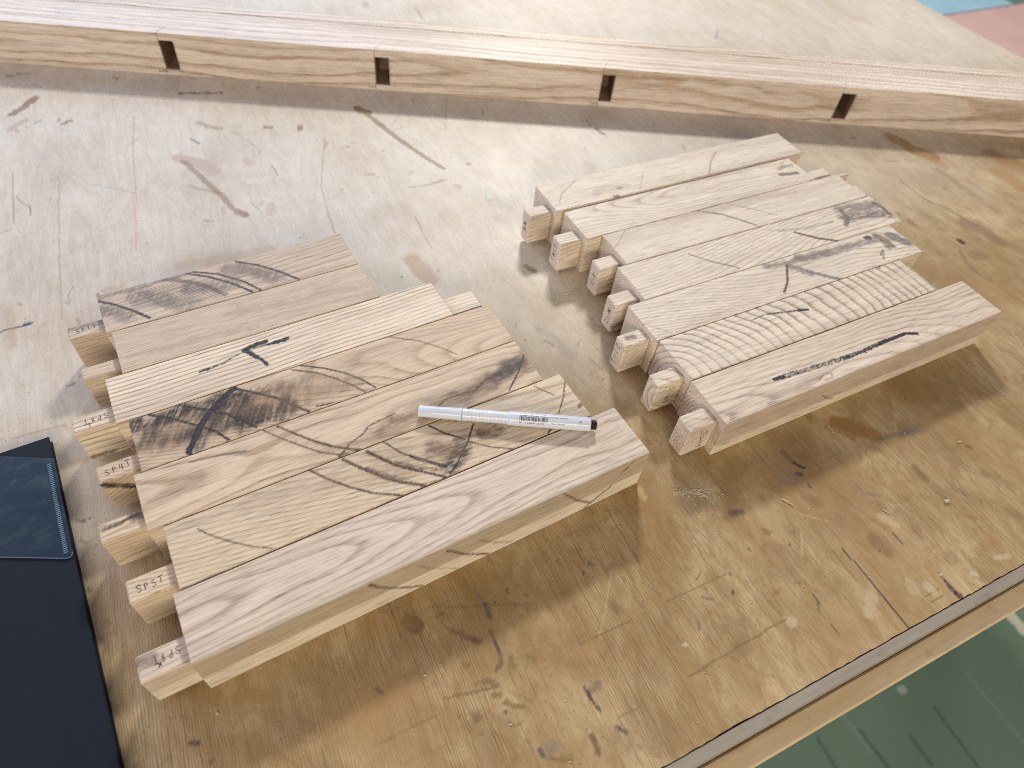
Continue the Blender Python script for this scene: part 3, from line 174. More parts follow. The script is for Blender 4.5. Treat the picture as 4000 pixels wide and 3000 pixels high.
class Bld:
    """collects quads / tris"""
    def __init__(s): s.V = []; s.Q = []; s.T = []; s.n = 0
    def add(s, V, Q=(), T=()):
        V = np.asarray(V, float)
        if len(Q): s.Q.append(np.asarray(Q) + s.n)
        if len(T): s.T.append(np.asarray(T) + s.n)
        s.V.append(V); s.n += len(V)
    def grid(s, o, du, dv, nu, nv):
        """parallelogram o + i*du + j*dv (du,dv full spans); normal du x dv"""
        o, du, dv = map(lambda t: np.asarray(t, float), (o, du, dv))
        a, b = np.meshgrid(np.linspace(0, 1, nu + 1), np.linspace(0, 1, nv + 1), indexing='ij')
        V = o + a[..., None] * du + b[..., None] * dv
        i = np.arange((nu + 1) * (nv + 1)).reshape(nu + 1, nv + 1)
        Q = np.stack([i[:-1, :-1], i[1:, :-1], i[1:, 1:], i[:-1, 1:]], -1).reshape(-1, 4)
        s.add(V.reshape(-1, 3), Q)
    def box(s, x0, x1, y0, y1, z0, z1, c=.0005, top=None, side=None, open_x0=False):
        """chamfered box; top / side = grid step"""
        def n(l, st): return 1 if not st else max(1, int(round(l / st)))
        X, Y, Z = x1 - x0 - 2 * c, y1 - y0 - 2 * c, z1 - z0 - 2 * c
        a0, b0, c0 = x0 + c, y0 + c, z0 + c
        a1, b1, c1 = x1 - c, y1 - c, z1 - c
        s.grid((a0, b0, z1), (X, 0, 0), (0, Y, 0), n(X, top), n(Y, top))
        s.grid((a0, b1, z0), (X, 0, 0), (0, -Y, 0), 1, 1)
        s.grid((a0, y0, c0), (X, 0, 0), (0, 0, Z), n(X, side), n(Z, side))
        s.grid((a1, y1, c0), (-X, 0, 0), (0, 0, Z), n(X, side), n(Z, side))
        s.grid((x1, b0, c0), (0, Y, 0), (0, 0, Z), n(Y, side), n(Z, side))
        s.grid((x0, b1, c0), (0, -Y, 0), (0, 0, Z), n(Y, side), n(Z, side))
        if c > 0:
            m = n(X, side)
            for (y, yi, z, zi, fl) in ((y0, b0, z1, c1, 0), (y1, b1, z1, c1, 1), (y0, b0, z0, c0, 1), (y1, b1, z0, c0, 0)):
                q = [(a0, y, zi), (X, 0, 0), (0, yi - y, z - zi)]
                if fl: q = [(a1, y, zi), (-X, 0, 0), (0, yi - y, z - zi)]
                s.grid(*q, m, 1)
            m = n(Y, side)
            for (x, xi, z, zi, fl) in ((x0, a0, z1, c1, 1), (x1, a1, z1, c1, 0), (x0, a0, z0, c0, 0), (x1, a1, z0, c0, 1)):
                q = [(x, b0, zi), (0, Y, 0), (xi - x, 0, z - zi)]
                if fl: q = [(x, b1, zi), (0, -Y, 0), (xi - x, 0, z - zi)]
                s.grid(*q, m, 1)
            m = n(Z, side)
            for (x, xi, y, yi, fl) in ((x0, a0, y0, b0, 0), (x1, a1, y0, b0, 1), (x0, a0, y1, b1, 1), (x1, a1, y1, b1, 0)):
                q = [(x, yi, c0), (xi - x, y - yi, 0), (0, 0, Z)]
                if fl: q = [(xi, y, c0), (x - xi, yi - y, 0), (0, 0, Z)]
                s.grid(*q, 1, m)
            for x, xi in ((x0, a0), (x1, a1)):
                for y, yi in ((y0, b0), (y1, b1)):
                    for z, zi in ((z0, c0), (z1, c1)):
                        s.add([(x, yi, zi), (xi, y, zi), (xi, yi, z)], T=[(0, 1, 2)])
    def arrays(s):
        V = np.concatenate(s.V)
        return V, (np.concatenate(s.Q) if s.Q else np.zeros((0, 4), int)), (np.concatenate(s.T) if s.T else np.zeros((0, 3), int))
    def mesh(s, name):
        return quick_mesh(name, *s.arrays())

def lathe(profile, n=48):
    """profile [(x, r)] about local X"""
    b = Bld(); m = len(profile)
    ang = np.linspace(0, 2 * np.pi, n, endpoint=False)
    V = np.array([(x, r * math.cos(t), r * math.sin(t)) for x, r in profile for t in ang])
    i = np.arange(m * n).reshape(m, n); j = np.roll(i, -1, 1)
    Q = np.stack([i[:-1], j[:-1], j[1:], i[1:]], -1).reshape(-1, 4)[:, ::-1]
    b.add(V, Q)
    for k, fl in ((0, 0), (m - 1, 1)):
        c = [(profile[k][0], 0, 0)] + [tuple(V[q]) for q in i[k]]
        b.add(c, T=[(0, 1 + (q + 1) % n, 1 + q) if fl == 0 else (0, 1 + q, 1 + (q + 1) % n) for q in range(n)])
    return b

def ribbon(b, pts, w, f):
    """flat ribbon along 2D polyline pts, mapped to 3D by f"""
    pts = [np.array(p, float) for p in pts]
    L, R = [], []
    for k, p in enumerate(pts):
        d = pts[min(k + 1, len(pts) - 1)] - pts[max(k - 1, 0)]
        d = d / (np.linalg.norm(d) + 1e-9); nrm = np.array([-d[1], d[0]]) * w / 2
        L.append(p + nrm); R.append(p - nrm)
    V = [f(*p) for p in R] + [f(*p) for p in L]; m = len(pts)
    b.add(V, Q=[(k, k + 1, m + k + 1, m + k) for k in range(m - 1)])

GLYPH = {'S': [[(.9, .85), (.6, 1), (.25, .95), (.1, .75), (.35, .55), (.7, .42), (.85, .22), (.55, .02), (.1, .1)]],
         'P': [[(.2, 0), (.25, 1)], [(.2, .95), (.65, 1), (.85, .78), (.6, .52), (.22, .48)]],
         '1': [[(.25, .75), (.5, 1), (.48, 0)]], 'T': [[(0, .95), (1, 1)], [(.5, .97), (.45, 0)]],
         '3': [[(.15, .92), (.6, 1), (.8, .78), (.4, .55), (.8, .3), (.55, .02), (.1, .1)]],
         '4': [[(.35, 1), (.15, .5), (.85, .5)], [(.75, .95), (.65, 0)]],
         '5': [[(.85, 1), (.3, .97), (.22, .6), (.65, .58), (.8, .3), (.5, .02), (.1, .08)]],
         '6': [[(.75, 1), (.3, .6), (.15, .25), (.45, 0), (.8, .22), (.5, .48), (.2, .3)]],
         '7': [[(.1, 1), (.85, .98), (.35, 0)], [(.3, .5), (.75, .55)]],
         '8': [[(.75, .85), (.45, 1), (.2, .8), (.75, .3), (.5, 0), (.2, .2), (.75, .8)]],
         'V': [[(.05, 1), (.45, 0), (.9, 1)]], 'B': [[(.2, 0), (.2, 1)], [(.2, 1), (.75, .85), (.25, .55), (.8, .3), (.2, 0)]],
         '2': [[(.1, .8), (.5, 1), (.8, .75), (.1, .02), (.9, .05)]],
         '#': [[(0, .2), (.9, .9), (.1, .6), (.95, .3), (.2, .05), (.8, 1)], [(.1, .9), (.9, .1)]]}
def handwriting(b, text, ox, oy, h, adv, w, f, rot=0, seed=1):
    rnd = random.Random(seed); c, s = math.cos(rot), math.sin(rot)
    for k, ch in enumerate(text):
        if ch == ' ': continue
        dy = rnd.uniform(-.1, .1) * h; sc = rnd.uniform(.9, 1.1)
        for st in GLYPH[ch]:
            P = []
            for gx, gy in st:
                x = k * adv + gx * adv * .72 * sc; y = gy * h * sc + dy
                P.append((ox + x * c - y * s, oy + x * s + y * c))
            ribbon(b, P, w, f)

# ------------------------------------------------------------------ materials
class NT:
    def __init__(s, name):
        s.m = bpy.data.materials.new(name); s.m.use_nodes = True
        s.t = s.m.node_tree; s.t.nodes.clear()
        s.out = s.new('ShaderNodeOutputMaterial'); s.b = s.new('ShaderNodeBsdfPrincipled')
        s.t.links.new(s.b.outputs[0], s.out.inputs[0])
    def new(s, typ, **kw):
        n = s.t.nodes.new(typ)
        for k, v in kw.items(): setattr(n, k, v)
        return n
    def put(s, sock, v):
        if hasattr(v, 'is_linked') or isinstance(v, bpy.types.NodeSocket): s.t.links.new(v, sock)
        elif isinstance(v, (tuple, list)) and sock.type == 'RGBA': sock.default_value = (*v[:3], 1)
        else: sock.default_value = v
    def math(s, op, a, b=None, clamp=False):
        n = s.new('ShaderNodeMath', operation=op); n.use_clamp = clamp
        s.put(n.inputs[0], a)
        if b is not None: s.put(n.inputs[1], b)
        return n.outputs[0]
    def noise(s, vec, scale=1.0, detail=2, rough=.5, dist=0):
        n = s.new('ShaderNodeTexNoise'); s.put(n.inputs['Vector'], vec); n.inputs['Scale'].default_value = scale
        n.inputs['Detail'].default_value = detail; n.inputs['Roughness'].default_value = rough; n.inputs['Distortion'].default_value = dist
        return n.outputs['Fac']
    def mapv(s, scale, loc=(0, 0, 0), rot=(0, 0, 0), coord='Object'):
        if not hasattr(s, 'tc'): s.tc = s.new('ShaderNodeTexCoord')
        n = s.new('ShaderNodeMapping'); s.put(n.inputs['Vector'], s.tc.outputs[coord])
        n.inputs['Scale'].default_value = scale; n.inputs['Location'].default_value = loc; n.inputs['Rotation'].default_value = rot
        return n.outputs[0]
    def ramp(s, fac, stops):
        n = s.new('ShaderNodeValToRGB'); s.put(n.inputs[0], fac); e = n.color_ramp.elements
        while len(e) < len(stops): e.new(.5)
        for el, (p, c) in zip(e, stops):
            el.position = p; el.color = (*c, 1) if isinstance(c, tuple) else (c, c, c, 1)
        return n.outputs[0]
    def mix(s, fac, a, b, mode='MIX'):
        n = s.new('ShaderNodeMix', data_type='RGBA', blend_type=mode); n.clamp_factor = True
        s.put(n.inputs[0], fac); s.put(n.inputs[6], a); s.put(n.inputs[7], b)
        return n.outputs[2]
    def attr(s, name, out='Fac'):
        n = s.new('ShaderNodeAttribute', attribute_name=name); return n.outputs[out]
    def attrn(s, name): return s.new('ShaderNodeAttribute', attribute_name=name)
    def bump(s, h, strength, dist):
        n = s.new('ShaderNodeBump'); s.put(n.inputs['Height'], h); n.inputs['Strength'].default_value = strength; n.inputs['Distance'].default_value = dist
        s.t.links.new(n.outputs[0], s.b.inputs['Normal'])
    def set(s, **kw):
        for k, v in kw.items(): s.put(s.b.inputs[k.replace('_', ' ')], v)
        return s.m

def ash(name, light=(.60, .455, .31), dark=(.40, .265, .150), seed=0, contrast=1.0, heart=(.36, .27, .19), rough=.50):
    n = NT(name)
    off = (seed * 1.37, seed * .73, seed * .41)
    fib = n.noise(n.mapv((30, 560, 560), off), 1, 4, .65)
    fine = n.noise(n.mapv((55, 1500, 1500), off), 1, 2, .6)
    wob = n.noise(n.mapv((14, 60, 60), off), 1, 2, .5)
    ph = n.math('ADD', n.attr('ring'), n.math('MULTIPLY', n.math('SUBTRACT', wob, .5), .4))
    ph = n.math('ADD', ph, n.math('MULTIPLY', n.math('SUBTRACT', fib, .5), .34))
    fr = n.math('FRACT', ph)
    prof = n.ramp(fr, [(0, .9), (.08, 1.0), (.24, .38), (.5, .05), (.93, .0), (1.0, .9)])
    # ring to ring variation
    rv = n.noise(n.mapv((3, 45, 45), off), 1, 1, .5)
    amt = n.math('MULTIPLY', prof, n.math('MULTIPLY', n.math('ADD', n.math('MULTIPLY', rv, 1.5), .05), 1.0 * contrast), True)
    col = n.mix(amt, light, dark)
    # broad colour drift + heartwood tint
    dr = n.noise(n.mapv((3.5, 40, 40), (off[1], off[2], off[0])), 1, 2, .5)
    col = n.mix(n.math('MULTIPLY', n.ramp(dr, [(.42, 0.0), (.75, 1.0)]), .45), col, heart)
    col = n.mix(n.attr('tint'), col, heart)
    col = n.mix(n.attr('sap'), col, n.mix(fib, (.70, .585, .41), (.79, .69, .52)))
    # fibre streaks and open pores
    st = n.ramp(fib, [(.28, .70), (.52, 1.0), (.75, 1.10)])
    col = n.mix(1, col, st, 'MULTIPLY')
    pores = n.ramp(fine, [(.32, .48), (.46, 1.0), (.7, 1.06)])
    col = n.mix(n.math('ADD', n.math('MULTIPLY', amt, 1.0), .4, True), col, n.mix(1, col, pores, 'MULTIPLY'))
    # burns, ink
    mk = n.attrn('mark')
    al = mk.outputs['Alpha']
    brk = n.ramp(n.noise(n.mapv((420, 900, 900), off), 1, 2, .6), [(.22, .78), (.5, 1.0)])
    a2 = n.math('MULTIPLY', al, brk, True)
    un = n.new('ShaderNodeVectorMath', operation='SCALE'); n.t.links.new(mk.outputs['Color'], un.inputs[0])
    n.t.links.new(n.math('DIVIDE', 1.0, n.math('MAXIMUM', al, .001)), un.inputs['Scale'])
    col = n.mix(a2, col, un.outputs[0])
    n.bump(n.math('ADD', n.math('MULTIPLY', fine, .6), n.math('MULTIPLY', fib, .5)), .22, .0004)
    r = n.math('ADD', rough, n.math('MULTIPLY', fib, .14))
    return n.set(Base_Color=col, Roughness=r, Specular_IOR_Level=.34)

def plain(name, col, rough=.5, spec=.4, var=.0, scale=60, bump=0.0, metallic=0.0):
    n = NT(name)
    f = n.noise(n.mapv((scale, scale, scale)), 1, 4, .6)
    c = n.mix(f, tuple(x * (1 - var) for x in col), tuple(min(1, x * (1 + var)) for x in col))
    if bump: n.bump(f, bump, .0005)
    return n.set(Base_Color=c, Roughness=rough, Specular_IOR_Level=spec, Metallic=metallic)

MAT_PENCIL = plain('pencil_graphite', (.05, .05, .055), .5, .3, .4, 900)
MAT_INKPEN = plain('black_pen_ink', (.02, .02, .024), .5, .3, .3, 900)

# ------------------------------------------------------------------ setting: floor and far boards
def floor_material():
    n = NT('painted_green_floor')
    a = n.noise(n.mapv((3, 3, 3)), 1, 5, .6); b_ = n.noise(n.mapv((40, 40, 40)), 1, 3, .6)
    c = n.mix(a, (.145, .225, .155), (.205, .30, .21)); c = n.mix(n.math('MULTIPLY', b_, .35), c, (.21, .29, .22))
    mk = n.attrn('mark'); al = mk.outputs['Alpha']
    un = n.new('ShaderNodeVectorMath', operation='SCALE'); n.t.links.new(mk.outputs['Color'], un.inputs[0])
    n.t.links.new(n.math('DIVIDE', 1.0, n.math('MAXIMUM', al, .001)), un.inputs['Scale'])
    c = n.mix(al, c, un.outputs[0])
    return n.set(Base_Color=c, Roughness=.9, Specular_IOR_Level=.2)
fb = Bld()
fb.grid((.45, .15, -.85), (.85, 0, 0), (0, .75, 0), 260, 230)
for (x0, x1, y0, y1) in ((-4, .45, -3, 9), (1.30, 7, -3, 9), (.45, 1.30, -3, .15), (.45, 1.30, .90, 9)):
    fb.grid((x0, y0, -.85), (x1 - x0, 0, 0), (0, y1 - y0, 0), 1, 1)
fV, fQ, fT = fb.arrays()
FR = np.zeros((len(fV), 4)); PAINT_KEEP = PAINT
PAINT = {'l': (.62, .60, .48), 'd': (.06, .09, .065), 'w': (.5, .55, .5)}
Pm = fV[:, :2] * 1000
Pm[len(Pm) - 16:] += 1e6
paint(Pm, FR, [(1080, 726), (1116, 668), (1140, 629), (1200, 530)], 20, 'l', .85, .2)
for q in ([(649, 362), (674, 315)], [(735, 384), (773, 327)], [(831, 387), (857, 341)], [(894, 444), (946, 348)]):
    paint(Pm, FR, q, 6, 'd', .45, .5)
paint(Pm, FR, [(700, 420), (745, 350)], 7, 'w', .12, .6); paint(Pm, FR, [(834, 470), (838, 472)], 12, 'w', .6, .4); paint(Pm, FR, [(980, 520), (1060, 390)], 6, 'w', .1, .5)
PAINT = PAINT_KEEP
fme = quick_mesh('floor', fV, fQ, fT); cattr(fme, 'mark', FR)
fo = link('floor', fme, floor_material()); fo['kind'] = 'structure'

def far_board(name, label, x, y, ang, t0, t1, d0, d1, col):
    t = thing(name, label, 'board', (x, y, -.85), ang)
    b = Bld(); b.box(t0, t1, d0, d1, .012, .05, .003); link('panel', b.mesh('panel'), plain(name + '_paint', col, .5, .4, .18, 5), t)
    b = Bld()
    for tt in (t0 + .15, (t0 + t1) / 2, t1 - .15): b.box(tt - .03, tt + .03, d0 + .02, d1 - .02, 0, .012, .001)
    link('batten', b.mesh('batten'), plain(name + '_batten', (.3, .2, .12), .7, .3, .2, 20), t)
far_ang = math.atan2(361, 575)
far_board('pink_board', 'faded pink board lying on the floor beyond the bench corner', 1.972, 3.968, far_ang, -.9, 1.6, -1.3, -.004, (.78, .50, .42))
far_board('blue_board', 'light blue board on the floor behind the pink board', 1.972, 3.968, far_ang, -.9, .60, .006, .9, (.42, .68, .78))

# ------------------------------------------------------------------ workbench
ca, sa = math.cos(TH_BENCH), math.sin(TH_BENCH)
bench = thing('workbench', 'worn stained plywood workbench top carrying all the wooden parts', 'workbench',
              (-sa * B0, ca * B0, 0), TH_BENCH)
def axis(segs):
    out = [segs[0][0]]
    for a, b, st in segs:
        k = max(1, int(round((b - a) / st))); out += list(np.linspace(a, b, k + 1)[1:])
    return np.array(out)
A_MIN, A_MAX, B_MAX = -.62, 1.388, 1.95
ax = axis([(A_MIN, -.26, .02), (-.26, .62, .0014), (.62, 1.0, .0024), (1.0, A_MAX, .012)])
bx = axis([(0, .33, .0013), (.33, .78, .0019), (.78, 1.1, .004), (1.1, B_MAX, .02)])
AA, BB = np.meshgrid(ax, bx, indexing='ij')
V = np.stack([AA, BB, np.zeros_like(AA)], -1).reshape(-1, 3)
rag = (V[:, 1] < 1e-6)
V[rag, 1] += (vnoise(V[rag, 0] * 220, V[rag, 0] * 0, 3) - .5) * .0006 + np.maximum(0, vnoise(V[rag, 0] * 60, V[rag, 0] * 0, 5) - .78) * .004
ii = np.arange(len(V)).reshape(AA.shape)
Q = np.stack([ii[:-1, :-1], ii[1:, :-1], ii[1:, 1:], ii[:-1, 1:]], -1).reshape(-1, 4)
P = V[:, :2] * 1000
OV = np.zeros((len(V), 4))
PAINT = BENCH_PAINT
# random old glue spots, drips and knife scratches over the whole top
rnd = random.Random(11)
for k in range(80):
    a, b_ = rnd.uniform(-230, 950), rnd.uniform(5, 900)
    an = rnd.gauss(1.2, .5); L = abs(rnd.gauss(0, 9)) + 1
    paint(P, OV, [(a, b_), (a + L * math.cos(an), b_ + L * math.sin(an))], rnd.uniform(1.2, 4.5), rnd.choice('bbooaba'), rnd.uniform(.15, .5), rnd.uniform(.3, .8), seed=k)
for k in range(120):
    a, b_ = rnd.uniform(-230, 950), rnd.uniform(5, 900)
    an = rnd.gauss(1.5, .55) if rnd.random() < .65 else rnd.uniform(0, 3.14); L = rnd.uniform(8, 55)
    bend = rnd.gauss(0, .08)
    paint(P, OV, [(a, b_), (a + L * .5 * math.cos(an), b_ + L * .5 * math.sin(an)), (a + L * math.cos(an + bend), b_ + L * math.sin(an + bend))], .9, rnd.choice('nngwwb'), rnd.uniform(.12, .42), .4, seed=k)
for k in range(300):
    a, b_ = rnd.uniform(-230, 950), rnd.uniform(3, 800)
    paint(P, OV, [(a, b_), (a + .5, b_ + rnd.uniform(0, 2))], rnd.uniform(1.0, 2.2), rnd.choice('nnkbbw'), rnd.uniform(.25, .7), .4, seed=k)
for k in range(120):                                     # broad blotches of old finish
    a, b_ = rnd.uniform(-200, 800), 560 * rnd.random() ** 1.5
    paint(P, OV, [(a, b_), (a + rnd.uniform(-12, 12), b_ + rnd.uniform(6, 50))], rnd.uniform(8, 46), rnd.choice('aaabboaao'), rnd.uniform(.10, .32) * (1 if b_ < 330 else .5), .9, seed=k + 50)
for k, (pts, w, c, st, soft, w2) in enumerate(BENCH_MARKS):  # the tan patch beside the right slats is stain plus their painted shadow
    paint(P, OV, pts, w, c, st, soft, w2, seed=k + 100)
PAINT = PAINT_KEEP
wear = smooth(420, 60, P[:, 1]) * .8 + .2
wear = wear * np.clip(.3 + 1.3 * vnoise(P[:, 0] / 60, P[:, 1] / 80, 21), 0, 1.2)

pale = smooth(150, 470, P[:, 1] - .22 * P[:, 0] + 90 * (vnoise(P[:, 0] / 70, P[:, 1] / 110, 31) - .5)) * (.72 + .28 * vnoise(P[:, 0] / 60, P[:, 1] / 90, 33))

def bench_material():
    n = NT('worn_bench_plywood')
    big = n.noise(n.mapv((12, 9, 5)), 1, 6, .65, .6)
    med = n.noise(n.mapv((55, 28, 20), (3, 1, 0)), 1, 6, .7, .6)
    col = n.mix(n.ramp(big, [(.36, 0.0), (.64, 1.0)]), (.33, .205, .075), (.58, .43, .225))
    col = n.mix(n.math('MULTIPLY', n.ramp(med, [(.42, 0.0), (.66, 1.0)]), .75), col, (.285, .165, .055))
    col = n.mix(n.attr('pale'), col, n.mix(n.ramp(med, [(.3, 0.0), (.75, 1.0)]), (.62, .56, .46), (.53, .455, .345)))
    gry = n.noise(n.mapv((9, 6, 9), (7, 2, 0)), 1, 4, .65)
    col = n.mix(n.math('MULTIPLY', n.ramp(gry, [(.52, 0.0), (.78, 1.0)]), .4), col, (.30, .225, .14))
    # raised early-wood lines running square to the front edge
    ln = n.noise(n.mapv((900, 30, 60)), 1, 2, .6, .1)
    ln2 = n.noise(n.mapv((560, 10, 60), (5, 0, 0)), 1, 3, .6, .3)
    lines = n.ramp(ln, [(.36, 1.0), (.50, 0.0)])
    lines2 = n.ramp(ln2, [(.33, 1.0), (.46, 0.0)])
    sep = n.new('ShaderNodeSeparateXYZ'); n.t.links.new(n.tc.outputs['Object'], sep.inputs[0])
    wv = n.noise(n.mapv((55, 16, 10), (6, 3, 0)), 1, 3, .6)
    sn = n.math('SINE', n.math('ADD', n.math('MULTIPLY', sep.outputs[0], 3500.0), n.math('MULTIPLY', wv, 26.0)))
    reg = n.math('MULTIPLY', n.ramp(sn, [(.45, 0.0), (.95, 1.0)]), n.ramp(ln, [(.35, 0.0), (.62, 1.0)]))
    lines = n.math('ADD', n.math('MULTIPLY', lines, .35), n.math('MULTIPLY', reg, .95))
    lm = n.math('MULTIPLY', n.math('ADD', n.math('MULTIPLY', lines, .75), n.math('MULTIPLY', lines2, .3)), n.attr('wear'), True)
    col = n.mix(n.math('MULTIPLY', lm, 1.0, True), col, (.15, .085, .036))
    # broad flame figure of the veneer
    fl = n.noise(n.mapv((26, 3.5, 10), (2, 9, 0)), 1, 3, .5, 1.2)
    fr = n.math('FRACT', n.math('MULTIPLY', fl, 9.0))
    col = n.mix(n.math('MULTIPLY', n.ramp(fr, [(0, 1.0), (.18, .2), (.5, 0.0), (1, .75)]), .2), col, (.27, .17, .08))
    sp_ = n.noise(n.mapv((520, 380, 300)), 1, 2, .7)
    col = n.mix(n.math('MULTIPLY', n.ramp(sp_, [(.28, 1.0), (.37, 0.0)]), .75), col, (.13, .085, .045))
    pale = n.noise(n.mapv((180, 70, 60), (1, 1, 0)), 1, 4, .7)
    col = n.mix(n.math('MULTIPLY', n.ramp(pale, [(.60, 0.0), (.74, 1.0)]), .35), col, (.60, .47, .29))
    mk = n.attrn('mark'); al = mk.outputs['Alpha']
    un = n.new('ShaderNodeVectorMath', operation='SCALE'); n.t.links.new(mk.outputs['Color'], un.inputs[0])
    n.t.links.new(n.math('DIVIDE', 1.0, n.math('MAXIMUM', al, .001)), un.inputs['Scale'])
    col = n.mix(n.math('MULTIPLY', al, n.ramp(med, [(.2, .8), (.6, 1.0)])), col, un.outputs[0])
    rg = n.noise(n.mapv((18, 12, 10), (4, 4, 0)), 1, 4, .6)
    r = n.math('ADD', n.math('ADD', .42, n.math('MULTIPLY', rg, .16)), n.math('MULTIPLY', n.attr('wear'), .16))
    h = n.math('ADD', n.math('SUBTRACT', n.math('MULTIPLY', pale, .5), n.math('MULTIPLY', lm, .9)), n.math('MULTIPLY', al, .35))
    n.bump(h, .35, .0004)
    return n.set(Base_Color=col, Roughness=r, Specular_IOR_Level=.5)
me = quick_mesh('tabletop', V, Q); cattr(me, 'mark', OV); fattr(me, 'wear', wear); fattr(me, 'pale', pale)
link('tabletop', me, bench_material(), bench)
def grain_plain(name, col, dark, sx=(14, 200, 200), rough=.6, bump=.2):
    n = NT(name)
    f = n.noise(n.mapv(sx), 1, 4, .6); g = n.noise(n.mapv((45, 60, 60)), 1, 4, .65)
    c = n.mix(n.ramp(f, [(.3, 0.0), (.7, 1.0)]), dark, col); c = n.mix(n.math('MULTIPLY', n.ramp(g, [(.55, 0.0), (.8, 1.0)]), .6), c, tuple(x * .6 for x in dark))
    n.bump(f, bump, .0005)
    return n.set(Base_Color=c, Roughness=rough, Specular_IOR_Level=.35)
bb = Bld(); bb.grid((A_MIN, .0004, -.032), (A_MAX - A_MIN, 0, 0), (0, 0, .0318), 1, 1)
bb.grid((A_MAX, 0, -.032), (0, B_MAX, 0), (0, 0, .032), 1, 1); bb.grid((A_MIN, B_MAX, -.032), (A_MAX - A_MIN, 0, 0), (0, -B_MAX, 0), 1, 1)
bb.grid((A_MIN, B_MAX, -.032), (0, -B_MAX, 0), (0, 0, .032), 1, 1); bb.grid((A_MAX, B_MAX, -.032), (A_MIN - A_MAX, 0, 0), (0, 0, .032), 1, 1)
link('plywood_core', bb.mesh('plywood_core'), grain_plain('plywood_core', (.30, .21, .12), (.16, .10, .055)), bench)
bb = Bld(); bb.box(A_MIN, A_MAX, -.0092, -.0002, -.034, -.0005, .0008)
link('edge_strip', bb.mesh('edge_strip'), grain_plain('grey_edge_strip', (.33, .285, .215), (.26, .22, .16), (10, 260, 260)), bench)
bb = Bld(); bb.box(A_MIN, A_MAX, -.0250, -.0095, -.075, -.012, .0015)
link('apron_board', bb.mesh('apron_board'), grain_plain('pine_apron', (.70, .54, .32), (.58, .42, .22), (9, 120, 120)), bench)
for k in range(4):
    b1 = Bld()
    aa, b2 = ((-.5, .08), (1.2, .08), (-.5, 1.75), (1.2, 1.75))[k]
    b1.box(aa - .04, aa + .04, b2 - .04, b2 + .04, -.85, -.0325, .003)
    link('leg', b1.mesh('leg'), grain_plain('bench_leg_%d' % k, (.5, .36, .2), (.38, .26, .13), (120, 120, 10)), bench)

# ------------------------------------------------------------------ slats
def ring_field(V, prm):
    """growth-ring count at points V (m) for a pith line crossing the blank"""
    u, v, z = V[:, 0] * 1000, V[:, 1] * 1000, V[:, 2] * 1000
    vc, zc, su, sz, spc, wa, wl, ph = prm
    w1 = wa * np.sin(u / wl + ph) + wa * .5 * np.sin(u / (wl * .43) + ph * 2.1)
    w2 = wa * .8 * np.sin(u / (wl * .8) + ph * 1.7 + v * .01)
    bump = (vnoise(u / 38 + ph, v / 22, int(ph * 10)) - .5) * wa * .6
    r = np.hypot(v - vc - su * u - w1, z - zc - sz * u - w2) + bump
    return r / spc + 20
#            u0     u1    near   far   tenon(l, a, b)          pith: vc zc su sz spacing wobble wavelength phase
SLATS = {
 'L1': (-69.5, 148.0, 482.0, 530.6, (-97.6, 10.0, 25.5), (-40, -60, .10, .00, 2.6, 1.6, 60, .3)),
 'L2': (-65.8, 149.2, 432.2, 481.2, (-94.5, 10.0, 24.6), (-190, -60, .00, .00, 1.7, 1.0, 80, 1.3)),
 'L3': (-78.5, 199.2, 383.5, 431.4, (-107.6, 8.0, 24.5), (-120, -60, .02, .00, 3.6, 1.3, 40, 2.1)),
 'L4': (-70.2, 234.0, 333.4, 382.6, (-98.9, 7.0, 22.5), (80, -30, -.28, .05, 2.3, 3.0, 70, .8)),
 'L5': (-75.8, 233.5, 284.3, 332.6, (-105.0, 8.0, 23.4), (26, 0, -.03, -.022, 3.0, 3.4, 70, 1.9)),
 'L6': (-66.5, 249.3, 234.6, 283.4, (-96.4, 7.0, 24.0), (95, -80, -.14, .02, 1.9, 1.5, 90, 2.7)),
 'L7': (-71.0, 271.2, 184.0, 233.2, (-99.9, 5.6, 23.2), (25, 6, .012, -.014, 2.1, 2.6, 90, .5)),
 'R1': (345.0, 698.0, 495.0, 543.0, (317.6, 7.4, 23.0), (-90, -40, .06, .02, 2.6, 2.4, 80, 1.1)),
 'R2': (351.8, 671.0, 443.0, 491.2, (325.4, 7.0, 24.0), (40, 12, -.02, .04, 2.6, 3.0, 50, 2.4)),
 'R3': (369.8, 705.0, 394.6, 442.2, (344.0, 7.5, 24.0), (-160, -30, .00, .00, 1.9, 1.2, 90, .2)),
 'R4': (357.5, 710.5, 344.0, 393.8, (330.6, 7.0, 24.0), (-60, -70, .10, .03, 2.5, 2.6, 55, 1.6)),
 'R5': (337.2, 688.7, 295.0, 343.2, (309.7, 8.3, 23.4), (100, -40, -.15, .02, 2.5, 3.2, 70, 2.9)),
 'R6': (339.2, 653.2, 245.0, 294.2, (311.2, 7.7, 22.7), (-2, 6, .08, -.50, 6.0, 4.8, 46, .9)),
 'R7': (337.0, 690.6, 194.2, 243.6, (308.6, 8.0, 25.4), (6, 14, -.02, -.045, 3.1, 4.2, 55, 2.2)),
}
